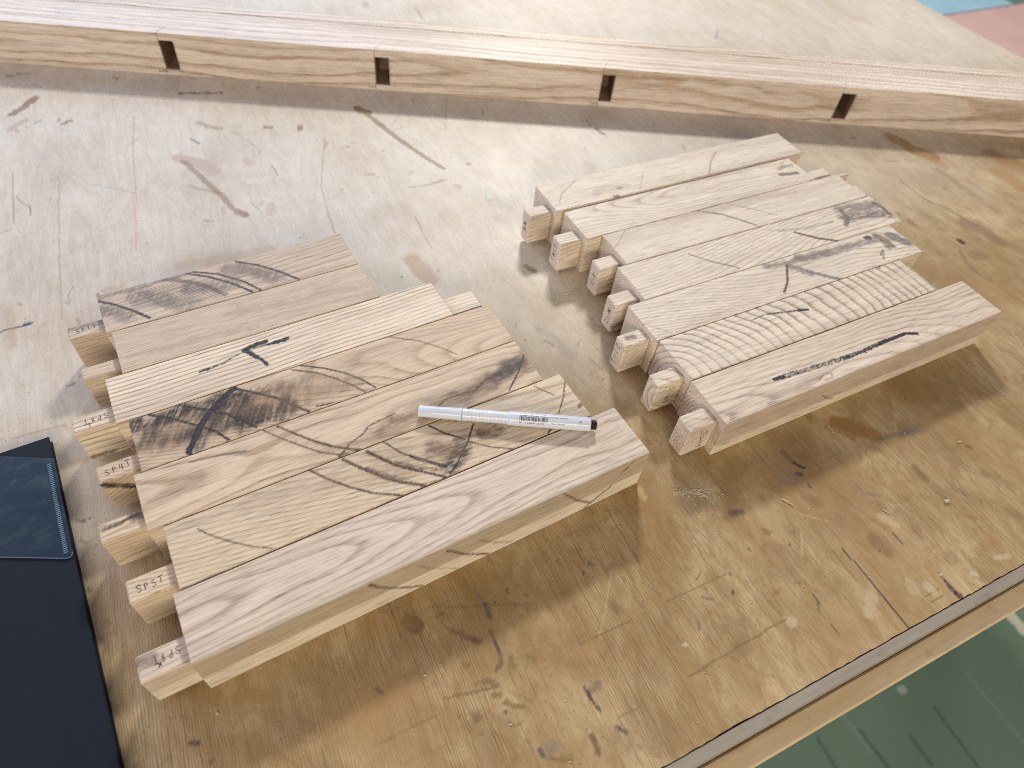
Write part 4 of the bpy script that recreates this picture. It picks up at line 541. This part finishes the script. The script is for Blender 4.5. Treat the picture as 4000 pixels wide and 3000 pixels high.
LABEL = {
 'L1': 'short slat at the back of the left group, its top scorched grey with dark arcs',
 'L2': 'short plain slat second from the back of the left group, brown streaks and no marks',
 'L3': 'pale slat with a black arrow drawn on its top, left group',
 'L4': 'slat with blackened left half and bold black curved stroke, left group',
 'L5': 'slat with dark swirling knot figure at its right end, under the pen cap',
 'L6': 'slat with many dark curved saw burns, second from the front of the left group',
 'L7': 'long front slat of the left group, broad looping grain, burn arcs on its side',
 'R1': 'pale slat at the back of the right group, nearest the mortised rail',
 'R2': 'pale slat second from the back, right group, small purple streak near its far end',
 'R3': 'straight-grained pale slat with thin tongue at its far end, right group',
 'R4': 'slat with mottled grey stain covering its far end, middle of the right group',
 'R5': 'slat with long dark grey bark-like band and black spot, right group',
 'R6': 'slat with bold rippling zebra grain and short ink dash, right group',
 'R7': 'front slat of the right group with a long dark marker stroke on top',
}
TONE = {'L1': ((.58, .465, .35), (.37, .27, .185)), 'L2': ((.60, .48, .355), (.42, .31, .215)), 'L3': ((.77, .655, .505), (.47, .33, .205)),
        'L4': ((.62, .48, .335), (.39, .26, .15)), 'L5': ((.66, .52, .37), (.42, .28, .165)), 'L6': ((.65, .525, .37), (.45, .32, .19)),
        'L7': ((.67, .555, .445), (.42, .305, .21)), 'R6': ((.75, .645, .515), (.40, .30, .205)), 'R7': ((.73, .61, .48), (.45, .335, .235))}
TENON_L = .0285
for key, (u0, u1, n0, n1, (tl, ta, tb), prm) in SLATS.items():
    left = key[0] == 'L'; th = TH_L if left else TH_R
    d = np.array([math.cos(th), math.sin(th)]); nn = np.array([-d[1], d[0]])
    o = (d * u0 + nn * n0) / 1000
    root = thing('tenoned_timber', LABEL[key], 'wooden slat', (o[0], o[1], 0), th, 'left group of slats' if left else 'right group of slats')
    lt, dk = TONE.get(key, ((.735, .635, .51), (.49, .375, .265)))
    dk = tuple(q * .92 for q in dk); lt = (lt[0], lt[1] * .985, lt[2] * .94)
    i = int(key[1]) + (0 if left else 7)
    mat = ash('ash_wood_' + key.lower(), lt, dk, seed=i * 1.9, heart=(.42, .33, .21) if key == 'L7' else (.43, .325, .23), contrast={'R6': 1.0, 'L3': 1.05, 'L7': .8}.get(key, .85))
    dz = (vnoise(np.array([i * 3.3]), np.array([.5]), 4)[0] - .5) * .0005
    Lm, Wm, Hm = (u1 - u0) / 1000, (n1 - n0) / 1000, SLAT_H + dz
    b = Bld(); b.box(0, Lm, 0, Wm, 0, Hm, .00045, .0008, .0016)
    V, Qd, Tr = b.arrays()
    OV = np.zeros((len(V), 4))
    top = np.nonzero(V[:, 2] > Hm - .0006)[0]; fr_ = np.nonzero((V[:, 1] < .0006) & (V[:, 2] < Hm - .0003))[0]
    Pt, Pf = V[top][:, :2] * 1000, V[fr_][:, [0, 2]] * 1000
    Ot, Of = OV[top], OV[fr_]
    for k, (face, pts, w, c, st, soft, w2) in enumerate(SLAT_MARKS.get(key, [])):
        if face == 'top': paint(Pt, Ot, pts, w, c, st, soft, w2, seed=k + i * 40, hatch=True if key in ('L1', 'L4') else 'grain')
        else: paint(Pf, Of, pts, w, c, st, soft, w2, seed=k + i * 40)
    OV[fr_] = Of; OV[top] = Ot
    def tint(V):
        z, v = V[:, 2] * 1000, V[:, 1] * 1000
        if key == 'L7': return smooth(19.5, 21.5, z + .004 * V[:, 0] * 1000) * smooth(3.5, .3, v) * .75
        if key == 'R7': return smooth(12, 16, z) * smooth(3.5, .3, v) * .5
        if key in ('L6', 'L1'): return smooth(30, 22, z) * .3
        return np.zeros(len(V))
    def sap(V):
        z, v = V[:, 2] * 1000, V[:, 1] * 1000
        if key == 'L7': return smooth(21.5, 20, z + .004 * V[:, 0] * 1000) * smooth(16, 4, v) * .8
        if key == 'R7': return smooth(15, 12, z) * smooth(16, 4, v) * .7
        return smooth(10, 2, v) * smooth(SLAT_H * 1000 - 1, SLAT_H * 1000 - 6, z) * .45
    me = quick_mesh('body', V, Qd, Tr)
    fattr(me, 'ring', ring_field(V, prm)); fattr(me, 'tint', tint(V)); fattr(me, 'sap', sap(V)); cattr(me, 'mark', OV)
    link('body', me, mat, root)
    # tenon on the left end, shouldered all round
    def block(name, x0, x1, y0, y1, z0, z1, marks=None):
        b = Bld(); b.box(x0, x1, y0, y1, z0, z1, .0011, .0016, .0016); V, Qd, Tr = b.arrays()
        me = quick_mesh(name, V, Qd, Tr); OV = np.zeros((len(V), 4))
        if marks: marks(V, OV)
        fattr(me, 'ring', ring_field(V, prm)); fattr(me, 'tint', tint(V)); fattr(me, 'sap', sap(V)); cattr(me, 'mark', OV)
        return link(name, me, mat, root)
    x0 = (tl - u0) / 1000; zt, zb = .0396, .0040
    def tmarks(V, OV):
        tp = np.nonzero(V[:, 2] > zt - .0015)[0]; Pp, Oo = V[tp][:, :2] * 1000, OV[tp]
        X, Ya, Yb = x0 * 1000, ta, tb
        if key == 'L5': paint(Pp, Oo, [(X + 3, Yb - 6), (X + 14, Yb - 5), (X + 27, Yb - 3)], 2.2, 'k', .75, .5, seed=3); paint(Pp, Oo, [(X + 22, Yb - 2), (X + 28, Yb - 6)], 7, 'k', .6, .9, seed=4)
        if key == 'L1': paint(Pp, Oo, [(X, Yb - 2), (X + 26, Yb - 3)], 6, 'g', .45, .9, seed=5)
        if key == 'L7': paint(Pp, Oo, [(X + 2, Yb - 5), (X + 8, Yb - 6)], 8, 'b', .5, .7, seed=6)
        if key == 'R5': paint(Pp, Oo, [(X + 8, Yb - 6), (X + 15, Yb - 7)], 4.5, 'b', .6, .7, seed=6)
        paint(Pp, Oo, [(-2.2, Ya), (-2.2, Yb)], 3.6, 'g', .35, .8, seed=8)       # soft grey band across the tenon by its shoulder
        OV[tp] = Oo
        fp = np.nonzero(V[:, 1] < ta / 1000 + .0012)[0]; Pp, Oo = V[fp][:, [0, 2]] * 1000, OV[fp]
        if key == 'L4': paint(Pp, Oo, [(x0 * 1000 + 2, 36), (x0 * 1000 + 20, 22)], 4.5, 'k', .85, .5, seed=2)
        if key == 'R4': paint(Pp, Oo, [(x0 * 1000 + 4, 10), (x0 * 1000 + 22, 14)], 8, 'b', .5, .9, seed=2)
        if key == 'L3': paint(Pp, Oo, [(x0 * 1000 + 2, 8), (x0 * 1000 + 16, 7)], 5, 'b', .6, .8, seed=2)
        OV[fp] = Oo
    ten = block('tenon', x0, -.0000, ta / 1000, tb / 1000, zb, zt, tmarks)
    # lettering on the tenons
    hb = Bld(); yc = (ta + tb) / 2000; sd = i
    ftop = lambda x, y: (x, y, zt + .00012)
    fside = lambda x, y: (x, ta / 1000 - .00012, y)
    fend = lambda x, y: (x0 - .00012, x, y)
    W_ = .00042
    if key == 'L1': handwriting(hb, 'SP1T', x0 + .006, yc - .0022, .0042, .0042, W_, ftop, .06, sd)
    if key == 'L3': handwriting(hb, 'SP8T', x0 + .0245, yc + .0030, .0048, .0046, W_, ftop, math.pi + .05, sd); handwriting(hb, '3', x0 + .0125, yc - .0022, .0032, .003, W_, ftop, math.pi, sd)
    if key == 'L4': handwriting(hb, 'SP4T', x0 + .0055, yc - .0030, .0052, .0046, W_, ftop, .10, sd)
    if key == 'L6': handwriting(hb, 'SP5T', x0 + .0055, yc - .0035, .0050, .0044, W_, ftop, .05, sd)
    if key == 'L7': handwriting(hb, 'SP8T', x0 + .0245, yc + .0036, .0052, .0042, W_, ftop, math.pi + .02, sd); handwriting(hb, '#', x0 + .0135, yc - .0008, .0036, .004, W_, ftop, math.pi, sd)
    if key == 'R1': handwriting(hb, '##', yc - .002, .028, .0055, .007, .0008, fend, -math.pi / 2, sd)
    if key == 'R2': handwriting(hb, 'SV2T', yc - .0015, .033, .0052, .0058, .0005, fend, -math.pi / 2, sd); handwriting(hb, '#', yc - .001, .022, .005, .006, .0006, fend, -math.pi / 2, sd)
    if key == 'R3': handwriting(hb, 'SVB', yc + .0025, .014, .0052, .0052, .0005, fend, math.pi / 2, sd); handwriting(hb, 'S3', x0 + .013, .024, .0045, .0055, W_, fside, -math.pi / 2, sd)
    if key == 'R4': handwriting(hb, 'SV4', yc + .0025, .010, .0052, .0062, .0005, fend, math.pi / 2, sd); handwriting(hb, '#', yc + .0025, .025, .0052, .006, .0006, fend, math.pi / 2, sd)
    if key == 'R5': handwriting(hb, 'TV5S'[::-1], yc - .001, .034, .0058, .0068, .0005, fend, -math.pi / 2, sd)
    if key == 'R6': handwriting(hb, 'SV6T', x0 + .0150, .032, .0052, .0062, .0005, fside, -math.pi / 2 - .12, sd)
    if key == 'R7': handwriting(hb, 'SV7T', x0 + .0165, .031, .0050, .0062, .0005, fside, -math.pi / 2 - .1, sd); ribbon(hb, [(x0 + .0125, .034), (x0 + .0205, .008)], .0005, fside)
    if hb.n:
        link('pencil_lettering', hb.mesh('pencil_lettering'), MAT_PENCIL, ten)
    # far-end pieces the photograph shows
    if key == 'L3': block('end_tenon', Lm, Lm + .0325, .0045, .0275, .004, .0398)
    if key == 'R2': block('end_tenon', Lm, Lm + .033, .0050, .0195, .004, .0425)
    if key == 'R3': block('tongue', Lm, Lm + .017, .0425, .0472, .030, .0453); block('end_tenon', Lm, Lm + .0065, .0015, .0235, .004, .0448)

# ------------------------------------------------------------------ mortised rail and the two rails behind it
dr = np.array([math.cos(TH_RAIL), math.sin(TH_RAIL)]); nr = np.array([-dr[1], dr[0]])
RU0, RU1 = -.80, 1.02
def rail_root(label, v0):
    o = dr * RU0 + nr * v0
    return thing('wooden_rail', label, 'rail', (o[0], o[1], 0), TH_RAIL, 'long rails behind the slats')
def finish_rail(b, root, mat, prm, name='beam', tintf=None):
    V, Qd, Tr = b.arrays(); me = quick_mesh(name, V, Qd, Tr)
    W = V[:, [0, 2, 1]].copy()                       # rings seen on the front face
    fattr(me, 'ring', ring_field(W, prm)); fattr(me, 'tint', np.zeros(len(V))); fattr(me, 'sap', np.zeros(len(V))); cattr(me, 'mark', np.zeros((len(V), 4)))
    return link(name, me, mat, root)
rail = rail_root('front rail with four dark mortise slots along its face', .914)
MORT_MAT = grain_plain('painted_shade_mortise_wall', (.32, .20, .12), (.17, .10, .055), (60, 260, 60), .8, .5)  # slot walls coloured darker than the rail to paint in the recess shade
b = Bld(); L = RU1 - RU0; D = .0500; H = RAIL_H
mort = [(-.4065, -.3885), (-.1278, -.1090), (.1829, .2005), (.5278, .5484)]
ZB, ZT, DEP = .0080, .0452, .045
edges = [0.0]
for m0, m1 in mort: edges += [m0 - RU0, m1 - RU0]
edges.append(L)
for k in range(len(edges) - 1):
    x0, x1 = edges[k], edges[k + 1]; w = x1 - x0
    if k % 2 == 0:
        b.grid((x0, 0, 0), (w, 0, 0), (0, 0, H), max(1, int(w / .004)), 22)
    else:
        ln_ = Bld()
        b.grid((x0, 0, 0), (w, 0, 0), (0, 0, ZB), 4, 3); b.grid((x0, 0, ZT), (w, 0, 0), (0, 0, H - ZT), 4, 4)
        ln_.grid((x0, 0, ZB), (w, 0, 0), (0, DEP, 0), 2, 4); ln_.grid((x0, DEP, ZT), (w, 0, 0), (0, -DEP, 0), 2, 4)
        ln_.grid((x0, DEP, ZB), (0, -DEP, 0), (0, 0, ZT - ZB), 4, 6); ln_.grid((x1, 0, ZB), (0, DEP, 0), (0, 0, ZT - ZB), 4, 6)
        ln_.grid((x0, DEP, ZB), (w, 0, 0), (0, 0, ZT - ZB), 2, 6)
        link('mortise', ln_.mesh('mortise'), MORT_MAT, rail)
b.grid((0, 0, H), (L, 0, 0), (0, D, 0), 400, 12); b.grid((L, D, 0), (-L, 0, 0), (0, 0, H), 4, 2)
b.grid((L, 0, 0), (0, D, 0), (0, 0, H), 2, 2); b.grid((0, D, 0), (0, -D, 0), (0, 0, H), 2, 2); b.grid((0, D, 0), (L, 0, 0), (0, -D, 0), 2, 2)
rail_mat = ash('ash_rail_front', (.74, .625, .495), (.50, .355, .23), 31, 1.2, heart=(.50, .38, .26), rough=.36)
finish_rail(b, rail, rail_mat, (26, 3, .008, -.022, 11.5, 5.0, 130, .7))
for k, (m0, m1) in enumerate(mort):
    hb = Bld(); xs = m0 - RU0
    ff = lambda x, z: (x, -.00015, z)
    ribbon(hb, [(xs - .0008, .0006), (xs - .0004, .0545)], .0005, ff); ribbon(hb, [(xs, .0079), (xs + .02, .0077)], .0003, ff)
    ribbon(hb, [(m1 - RU0 + .0012, .012), (m1 - RU0 + .001, .044)], .0003, ff)
    handwriting(hb, ('SP5', 'SP4', 'SP3', 'SP2')[k], xs - .0012, .0062, .0036, .0038, .0006, ff, math.pi, k + 3)
    tx = lambda x, y: (x, y, H + .00015)
    ribbon(hb, [(xs - .0006, .0003), (xs + .001, .006), (xs + .006, .016)], .0004, tx)
    link('pencil_mark', hb.mesh('pencil_mark'), MAT_PENCIL, rail)
hb = Bld(); ribbon(hb, [(0, .0255), (L, .0257)], .0004, lambda x, y: (x, y, H + .00012))
link('pencil_gauge_line', hb.mesh('pencil_gauge_line'), MAT_PENCIL, rail)
for nm, v0, wd, hh, sd, prm, lab in (('mid', .9650, .0250, .0532, 33, (60, 10, .01, .03, 8.0, 5.0, 60, 1.2), 'narrow middle rail lying against the back of the mortised rail'),
                                     ('back', .9928, .0215, .0526, 37, (70, -20, .0, .0, 7.0, 3.0, 90, .4), 'narrow rearmost rail with a dark gap in front of it')):
    root = rail_root(lab, v0); b = Bld(); b.box(0, L, 0, wd, 0, hh, .0006, .004, .006)
    V, Qd, Tr = b.arrays(); me = quick_mesh('beam', V, Qd, Tr)
    fattr(me, 'ring', ring_field(V, prm)); fattr(me, 'tint', np.zeros(len(V))); fattr(me, 'sap', np.zeros(len(V))); cattr(me, 'mark', np.zeros((len(V), 4)))
    link('beam', me, ash('ash_rail_' + nm, (.68, .56, .42), (.44, .31, .195), sd, 1.2, rough=.36), root)

# ------------------------------------------------------------------ fineliner pen
p0, p1 = Vector((-.0691, .3121, 0)), Vector((.0702, .3221, 0))
pen = thing('fineliner_pen', 'white fineliner pen with grip rings, barcode and black end plug', 'pen',
            (p0.x, p0.y, SLAT_H + .0003), math.atan2(p1.y - p0.y, p1.x - p0.x))
RB = .0056
white = NT('glossy_white_plastic')
white = white.set(Base_Color=white.ramp(white.noise(white.mapv((30, 30, 30)), 1, 3, .5), [(.3, (.60, .63, .665)), (.7, (.65, .675, .705))]), Roughness=.22, Specular_IOR_Level=.5)
def pen_part(name, prof, mat, parent=pen):
    b = lathe(prof); me = b.mesh(name)
    me.polygons.foreach_set('use_smooth', np.ones(len(me.polygons), bool))
    try: me.set_sharp_from_angle(angle=math.radians(35))
    except Exception: pass
    return link(name, me, mat, parent, (0, 0, RB))
pen_part('cap', [(0, .0036), (.0002, .0042), (.0008, .0045), (.020, .0047), (.030, .0049), (.0322, .0052), (.0334, .0053), (.0337, .0050)], white)
prof = [(.0339, .0047), (.0340, .0051), (.0346, .0050)]
for k in range(11):
    x = .0386 + k * .00293
    prof += [(x - .00015, .00492), (x - .0001, .00462), (x + .0001, .00462), (x + .00015, .00492)]
prof += [(.0694, .0050)]
pen_part('grip', prof, white)
barrel = pen_part('barrel', [(.0694, .0050), (.0706, .0054), (.0720, RB), (.1338, RB), (.1344, .0054), (.1347, .0050), (.1348, .0038)], white)
prof = [(.1346, .0037)]
for k in range(6): prof += [(.1350 + k * .0006, .0039), (.1353 + k * .0006, .00375)]
prof += [(.1390, .0039), (.1395, .0036), (.1397, .003)]
pen_part('end_plug', prof, plain('black_plastic', (.012, .012, .013), .4, .45, .2, 300))
# print on the barrel: phi = 0 faces the viewer's side of the barrel, up positive
view_ang = math.atan2(.42, -.317)            # direction to the viewer in local (y, z)
def wrapv(x, s, lift=.00006):
    a = view_ang - s / RB                    # larger s climbs over the top, away from the viewer
    return (x, (RB + lift) * math.cos(a), (RB + lift) * math.sin(a))
def text_part(name, text, size, x, s, rot90=False, sx=1.0):
    cu = bpy.data.curves.new(name, 'FONT'); cu.body = text; cu.size = size; cu.resolution_u = 2
    to = bpy.data.objects.new('text_tmp', cu); COL.objects.link(to)
    bpy.context.view_layer.update()
    me = bpy.data.meshes.new_from_object(to.evaluated_get(bpy.context.evaluated_depsgraph_get()))
    bpy.data.objects.remove(to, do_unlink=True)
    co = np.zeros(len(me.vertices) * 3); me.vertices.foreach_get('co', co); co = co.reshape(-1, 3)
    if rot90: X, S = x + co[:, 1], s - co[:, 0] * sx
    else: X, S = x + co[:, 0] * sx, s + co[:, 1]
    nv = np.array([wrapv(a, b_) for a, b_ in zip(X, S)]); me.vertices.foreach_set('co', nv.ravel()); me.update()
    me.name = name
    return link(name, me, MAT_INKPEN, barrel)
text_part('lettering', 'PP    4  005401  661993', .00200, .0782, -.0034, sx=1.02)
text_part('lettering', 'stockage \u00e0 plat conseill\u00e9 \u00b7 almacenar en posici\u00f3n horizontal', .0017, .0784, .0027, sx=.93)
text_part('lettering', 'horizontal storage recommended', .0017, .0784, .0045, sx=.9)
text_part('lettering', 'Made in Germany', .0018, .1031, -.0022, sx=.85)
text_part('lettering', '0.1', .0031, .1252, .0020, True)
rb = random.Random(4); bars = Bld(); x = .0784
while x < .1012:
    w = rb.choice((.00018, .00018, .00036, .00054)); x2 = min(x + w, .1014)
    V = [wrapv(xx, s) for s in np.linspace(-.0012, .0024, 6) for xx in (x, x2)]
    bars.add(V, Q=[(2 * k, 2 * k + 1, 2 * k + 3, 2 * k + 2) for k in range(5)])
    x = x2 + rb.choice((.00018, .00022, .00036, .0005))
link('barcode', bars.mesh('barcode'), MAT_INKPEN, barrel)

# ------------------------------------------------------------------ folder and clear sleeve
FA = math.atan2(.058 - .2706, -.1955 + .3556)        # direction of its right edge
fold = thing('document_folder', 'dark navy document folder lying at the left edge of the bench', 'folder', (-.3556, .2706, 0), FA)
# local x runs down the right edge, local y points right, so the cover spans y < 0
cloth = NT('navy_book_cloth')
wv = cloth.noise(cloth.mapv((900, 900, 900)), 1, 2, .6); wv2 = cloth.noise(cloth.mapv((25, 60, 25)), 1, 4, .6)
cloth.bump(wv, .25, .0003)
cloth = cloth.set(Base_Color=cloth.mix(wv2, (.0040, .0060, .0115), (.0080, .0115, .0195)), Roughness=.7, Specular_IOR_Level=.22)
b = Bld(); b.box(-.0, .34, -.25, 0, .0062, .0082, .0006); link('front_cover', b.mesh('front_cover'), cloth, fold)
b = Bld(); b.box(-.0, .34, -.25, 0, .0003, .0022, .0006); link('back_cover', b.mesh('back_cover'), cloth, fold)
b = Bld(); b.box(.003, .337, -.25, -.003, .0023, .0061, .0002); link('page_block', b.mesh('page_block'), plain('dark_paper', (.03, .033, .04), .8, .2, .2, 200), fold)
slv = NT('clear_plastic_painted_sheen')
s1 = slv.noise(slv.mapv((70, 45, 20)), 1, 5, .65, .3)
slv.t.nodes.remove(slv.b)
pb = slv.new('ShaderNodeBsdfPrincipled'); slv.b = pb
slv.put(pb.inputs['Base Color'], slv.mix(slv.ramp(s1, [(.52, 0.0), (.85, 1.0)]), (.026, .046, .070), (.075, .10, .12)))  # blue-grey base colour paints in the window's reflection on the clear sheet
slv.put(pb.inputs['Roughness'], slv.math('ADD', .16, slv.math('MULTIPLY', s1, .16))); pb.inputs['Specular IOR Level'].default_value = .6
tr = slv.new('ShaderNodeBsdfTransparent'); mx = slv.new('ShaderNodeMixShader'); mx.inputs[0].default_value = .62
slv.t.links.new(tr.outputs[0], mx.inputs[1]); slv.t.links.new(pb.outputs[0], mx.inputs[2]); slv.t.links.new(mx.outputs[0], slv.out.inputs[0])
slv_mat = slv.m
sleeve = thing('plastic_sleeve', 'clear plastic sleeve with ribbed weld seam lying on the navy folder', 'plastic sleeve', (-.3556, .2706, .0084), FA)
cF, sF = math.cos(FA), math.sin(FA)
def toloc(x, y):
    dx, dy = x + .3556, y - .2706
    return np.array([dx * cF + dy * sF, -dx * sF + dy * cF])
tl_, tr_, br_, bl_ = toloc(-.48, .236), toloc(-.3405, .2515), toloc(-.2855, .1765), toloc(-.43, .1585)
# outline with a rounded lower right corner
arc = []
for t in np.linspace(0, 1, 7):
    a = br_ + (tr_ - br_) / np.linalg.norm(tr_ - br_) * .006; c = br_ + (bl_ - br_) / np.linalg.norm(bl_ - br_) * .006
    arc.append((1 - t) ** 2 * a + 2 * t * (1 - t) * br_ + t ** 2 * c)
outl = [tl_, tr_] + arc + [bl_]
b = Bld(); k = len(outl); cen = np.mean(outl, 0)
for z, fl in ((.0009, 1), (.0002, 0)):
    b.add([(cen[0], cen[1], z)] + [(p[0], p[1], z) for p in outl], T=[(0, 1 + (q + 1) % k, 1 + q) if fl else (0, 1 + q, 1 + (q + 1) % k) for q in range(k)])
b.add([(p[0], p[1], z) for z in (.0002, .0009) for p in outl], Q=[(q, (q + 1) % k, k + (q + 1) % k, k + q) for q in range(k)])
link('sheet', b.mesh('sheet'), slv_mat, sleeve)
seam_mat = plain('milky_plastic_seam', (.10, .16, .23), .3, .5, .15, 80)
b = Bld(); e = (br_ - tr_); Ls = np.linalg.norm(e); e = e / Ls; q = np.array([e[1], -e[0]])
if q @ (cen - tr_) < 0: q = -q
for k in range(int(Ls * .90 / .0017)):
    p = tr_ + e * (.004 + k * .0017) + q * .0022
    c1, c2 = p, p + q * .0030
    V = [(*(c1), .00095), (*(c2), .00095), (*(c2 + e * .0009), .00095), (*(c1 + e * .0009), .00095)]
    b.add([(x, y, z) for x, y, z in V] + [(x, y, .0013) for x, y, z in V], Q=[(4, 5, 6, 7), (0, 1, 5, 4), (1, 2, 6, 5), (2, 3, 7, 6), (3, 0, 4, 7)])
link('weld_seam', b.mesh('weld_seam'), seam_mat, sleeve)
b = Bld()
ol = [tl_, tr_] + arc + [bl_]
for a, c in list(zip(ol[:-1], ol[1:]))[2:]:
    ribbon(b, [a, c], .0006, lambda x, y: (x, y, .00098))
link('sealed_edge', b.mesh('sealed_edge'), plain('milky_plastic_edge', (.10, .15, .20), .3, .5, .15, 80), sleeve)

# ------------------------------------------------------------------ chips and dust on the bench
chip_mat = grain_plain('pale_wood_chip', (.68, .55, .38), (.5, .37, .22), (200, 900, 900), .7)
def chip(label, x, y, ang, ln, wd, curl, seed):
    rnd = random.Random(seed); b = Bld(); m = 7; V = []
    for k in range(m):
        t = k / (m - 1); w = wd * (.55 + .45 * math.sin(math.pi * min(1, t + .15))) * rnd.uniform(.85, 1.1)
        z = .0004 + curl * (t - .5) ** 2 * 4; yo = rnd.uniform(-.1, .1) * wd
        for s_, zz in ((-1, 0), (1, 0), (1, .0005), (-1, .0005)): V.append((t * ln, s_ * w / 2 + yo, z + zz))
    Q = [(4 * k + j, 4 * k + (j + 1) % 4, 4 * k + 4 + (j + 1) % 4, 4 * k + 4 + j) for k in range(m - 1) for j in range(4)]
    Q += [(3, 2, 1, 0), (4 * m - 4, 4 * m - 3, 4 * m - 2, 4 * m - 1)]
    b.add(V, Q); o = link('wood_chip', b.mesh('wood_chip'), chip_mat, None, (x, y, 0), ang)
    tag(o, label, 'wood chip', 'loose wood chips on the bench')
chip('long sliver of wood in front of the right group, at the shadow edge', .2359, .3111, -.5, .0098, .0016, .0006, 1)
chip('curled pale chip near the right edge of the picture', .3780, .3300, .4, .0048, .0034, .0016, 2)
chip('small square chip beside a brown spot, right of the orange stain', .4125, .3990, .1, .0032, .0022, .0004, 3)
chip('thin brown splinter in front of the right group', .3215, .3144, -.62, .0062, .0008, .0002, 4)
chip('tiny pale chip between the two groups, near the scribbled tenons', .0425, .5245, .7, .0095, .0022, .0006, 5)
chip('tiny white crumb by the front slat, in the front of the picture', -.0318, .1339, .2, .0016, .0014, .0002, 6)
chip('pale crumb near the purple notch at the front edge', .3530, .2600, .5, .0028, .0024, .0003, 7)
rnd = random.Random(8); b = Bld()
for k in range(260):
    if k < 90: x, y = rnd.gauss(.164, .010), rnd.gauss(.3065, .0022)
    else:
        a, c = rnd.uniform(-.1, .7), rnd.uniform(.01, .5); x, y = a * ca - (c + B0) * sa, a * sa + (c + B0) * ca
    s = rnd.uniform(.00018, .0005); an = rnd.uniform(0, 3.1); l = s * rnd.uniform(1, 3.2)
    dx, dy = math.cos(an) * l, math.sin(an) * l; ex, ey = -math.sin(an) * s, math.cos(an) * s
    V = [(x - dx - ex, y - dy - ey), (x + dx - ex, y + dy - ey), (x + dx + ex, y + dy + ey), (x - dx + ex, y - dy + ey)]
    b.add([(*p, .0001) for p in V] + [(*p, .0001 + s) for p in V], Q=[(4, 5, 6, 7), (0, 1, 5, 4), (1, 2, 6, 5), (2, 3, 7, 6), (3, 0, 4, 7)])
o = link('sawdust', b.mesh('sawdust'), chip_mat); o['kind'] = 'stuff'; o['label'] = 'fine pale sawdust scattered over the bench'; o['category'] = 'sawdust'
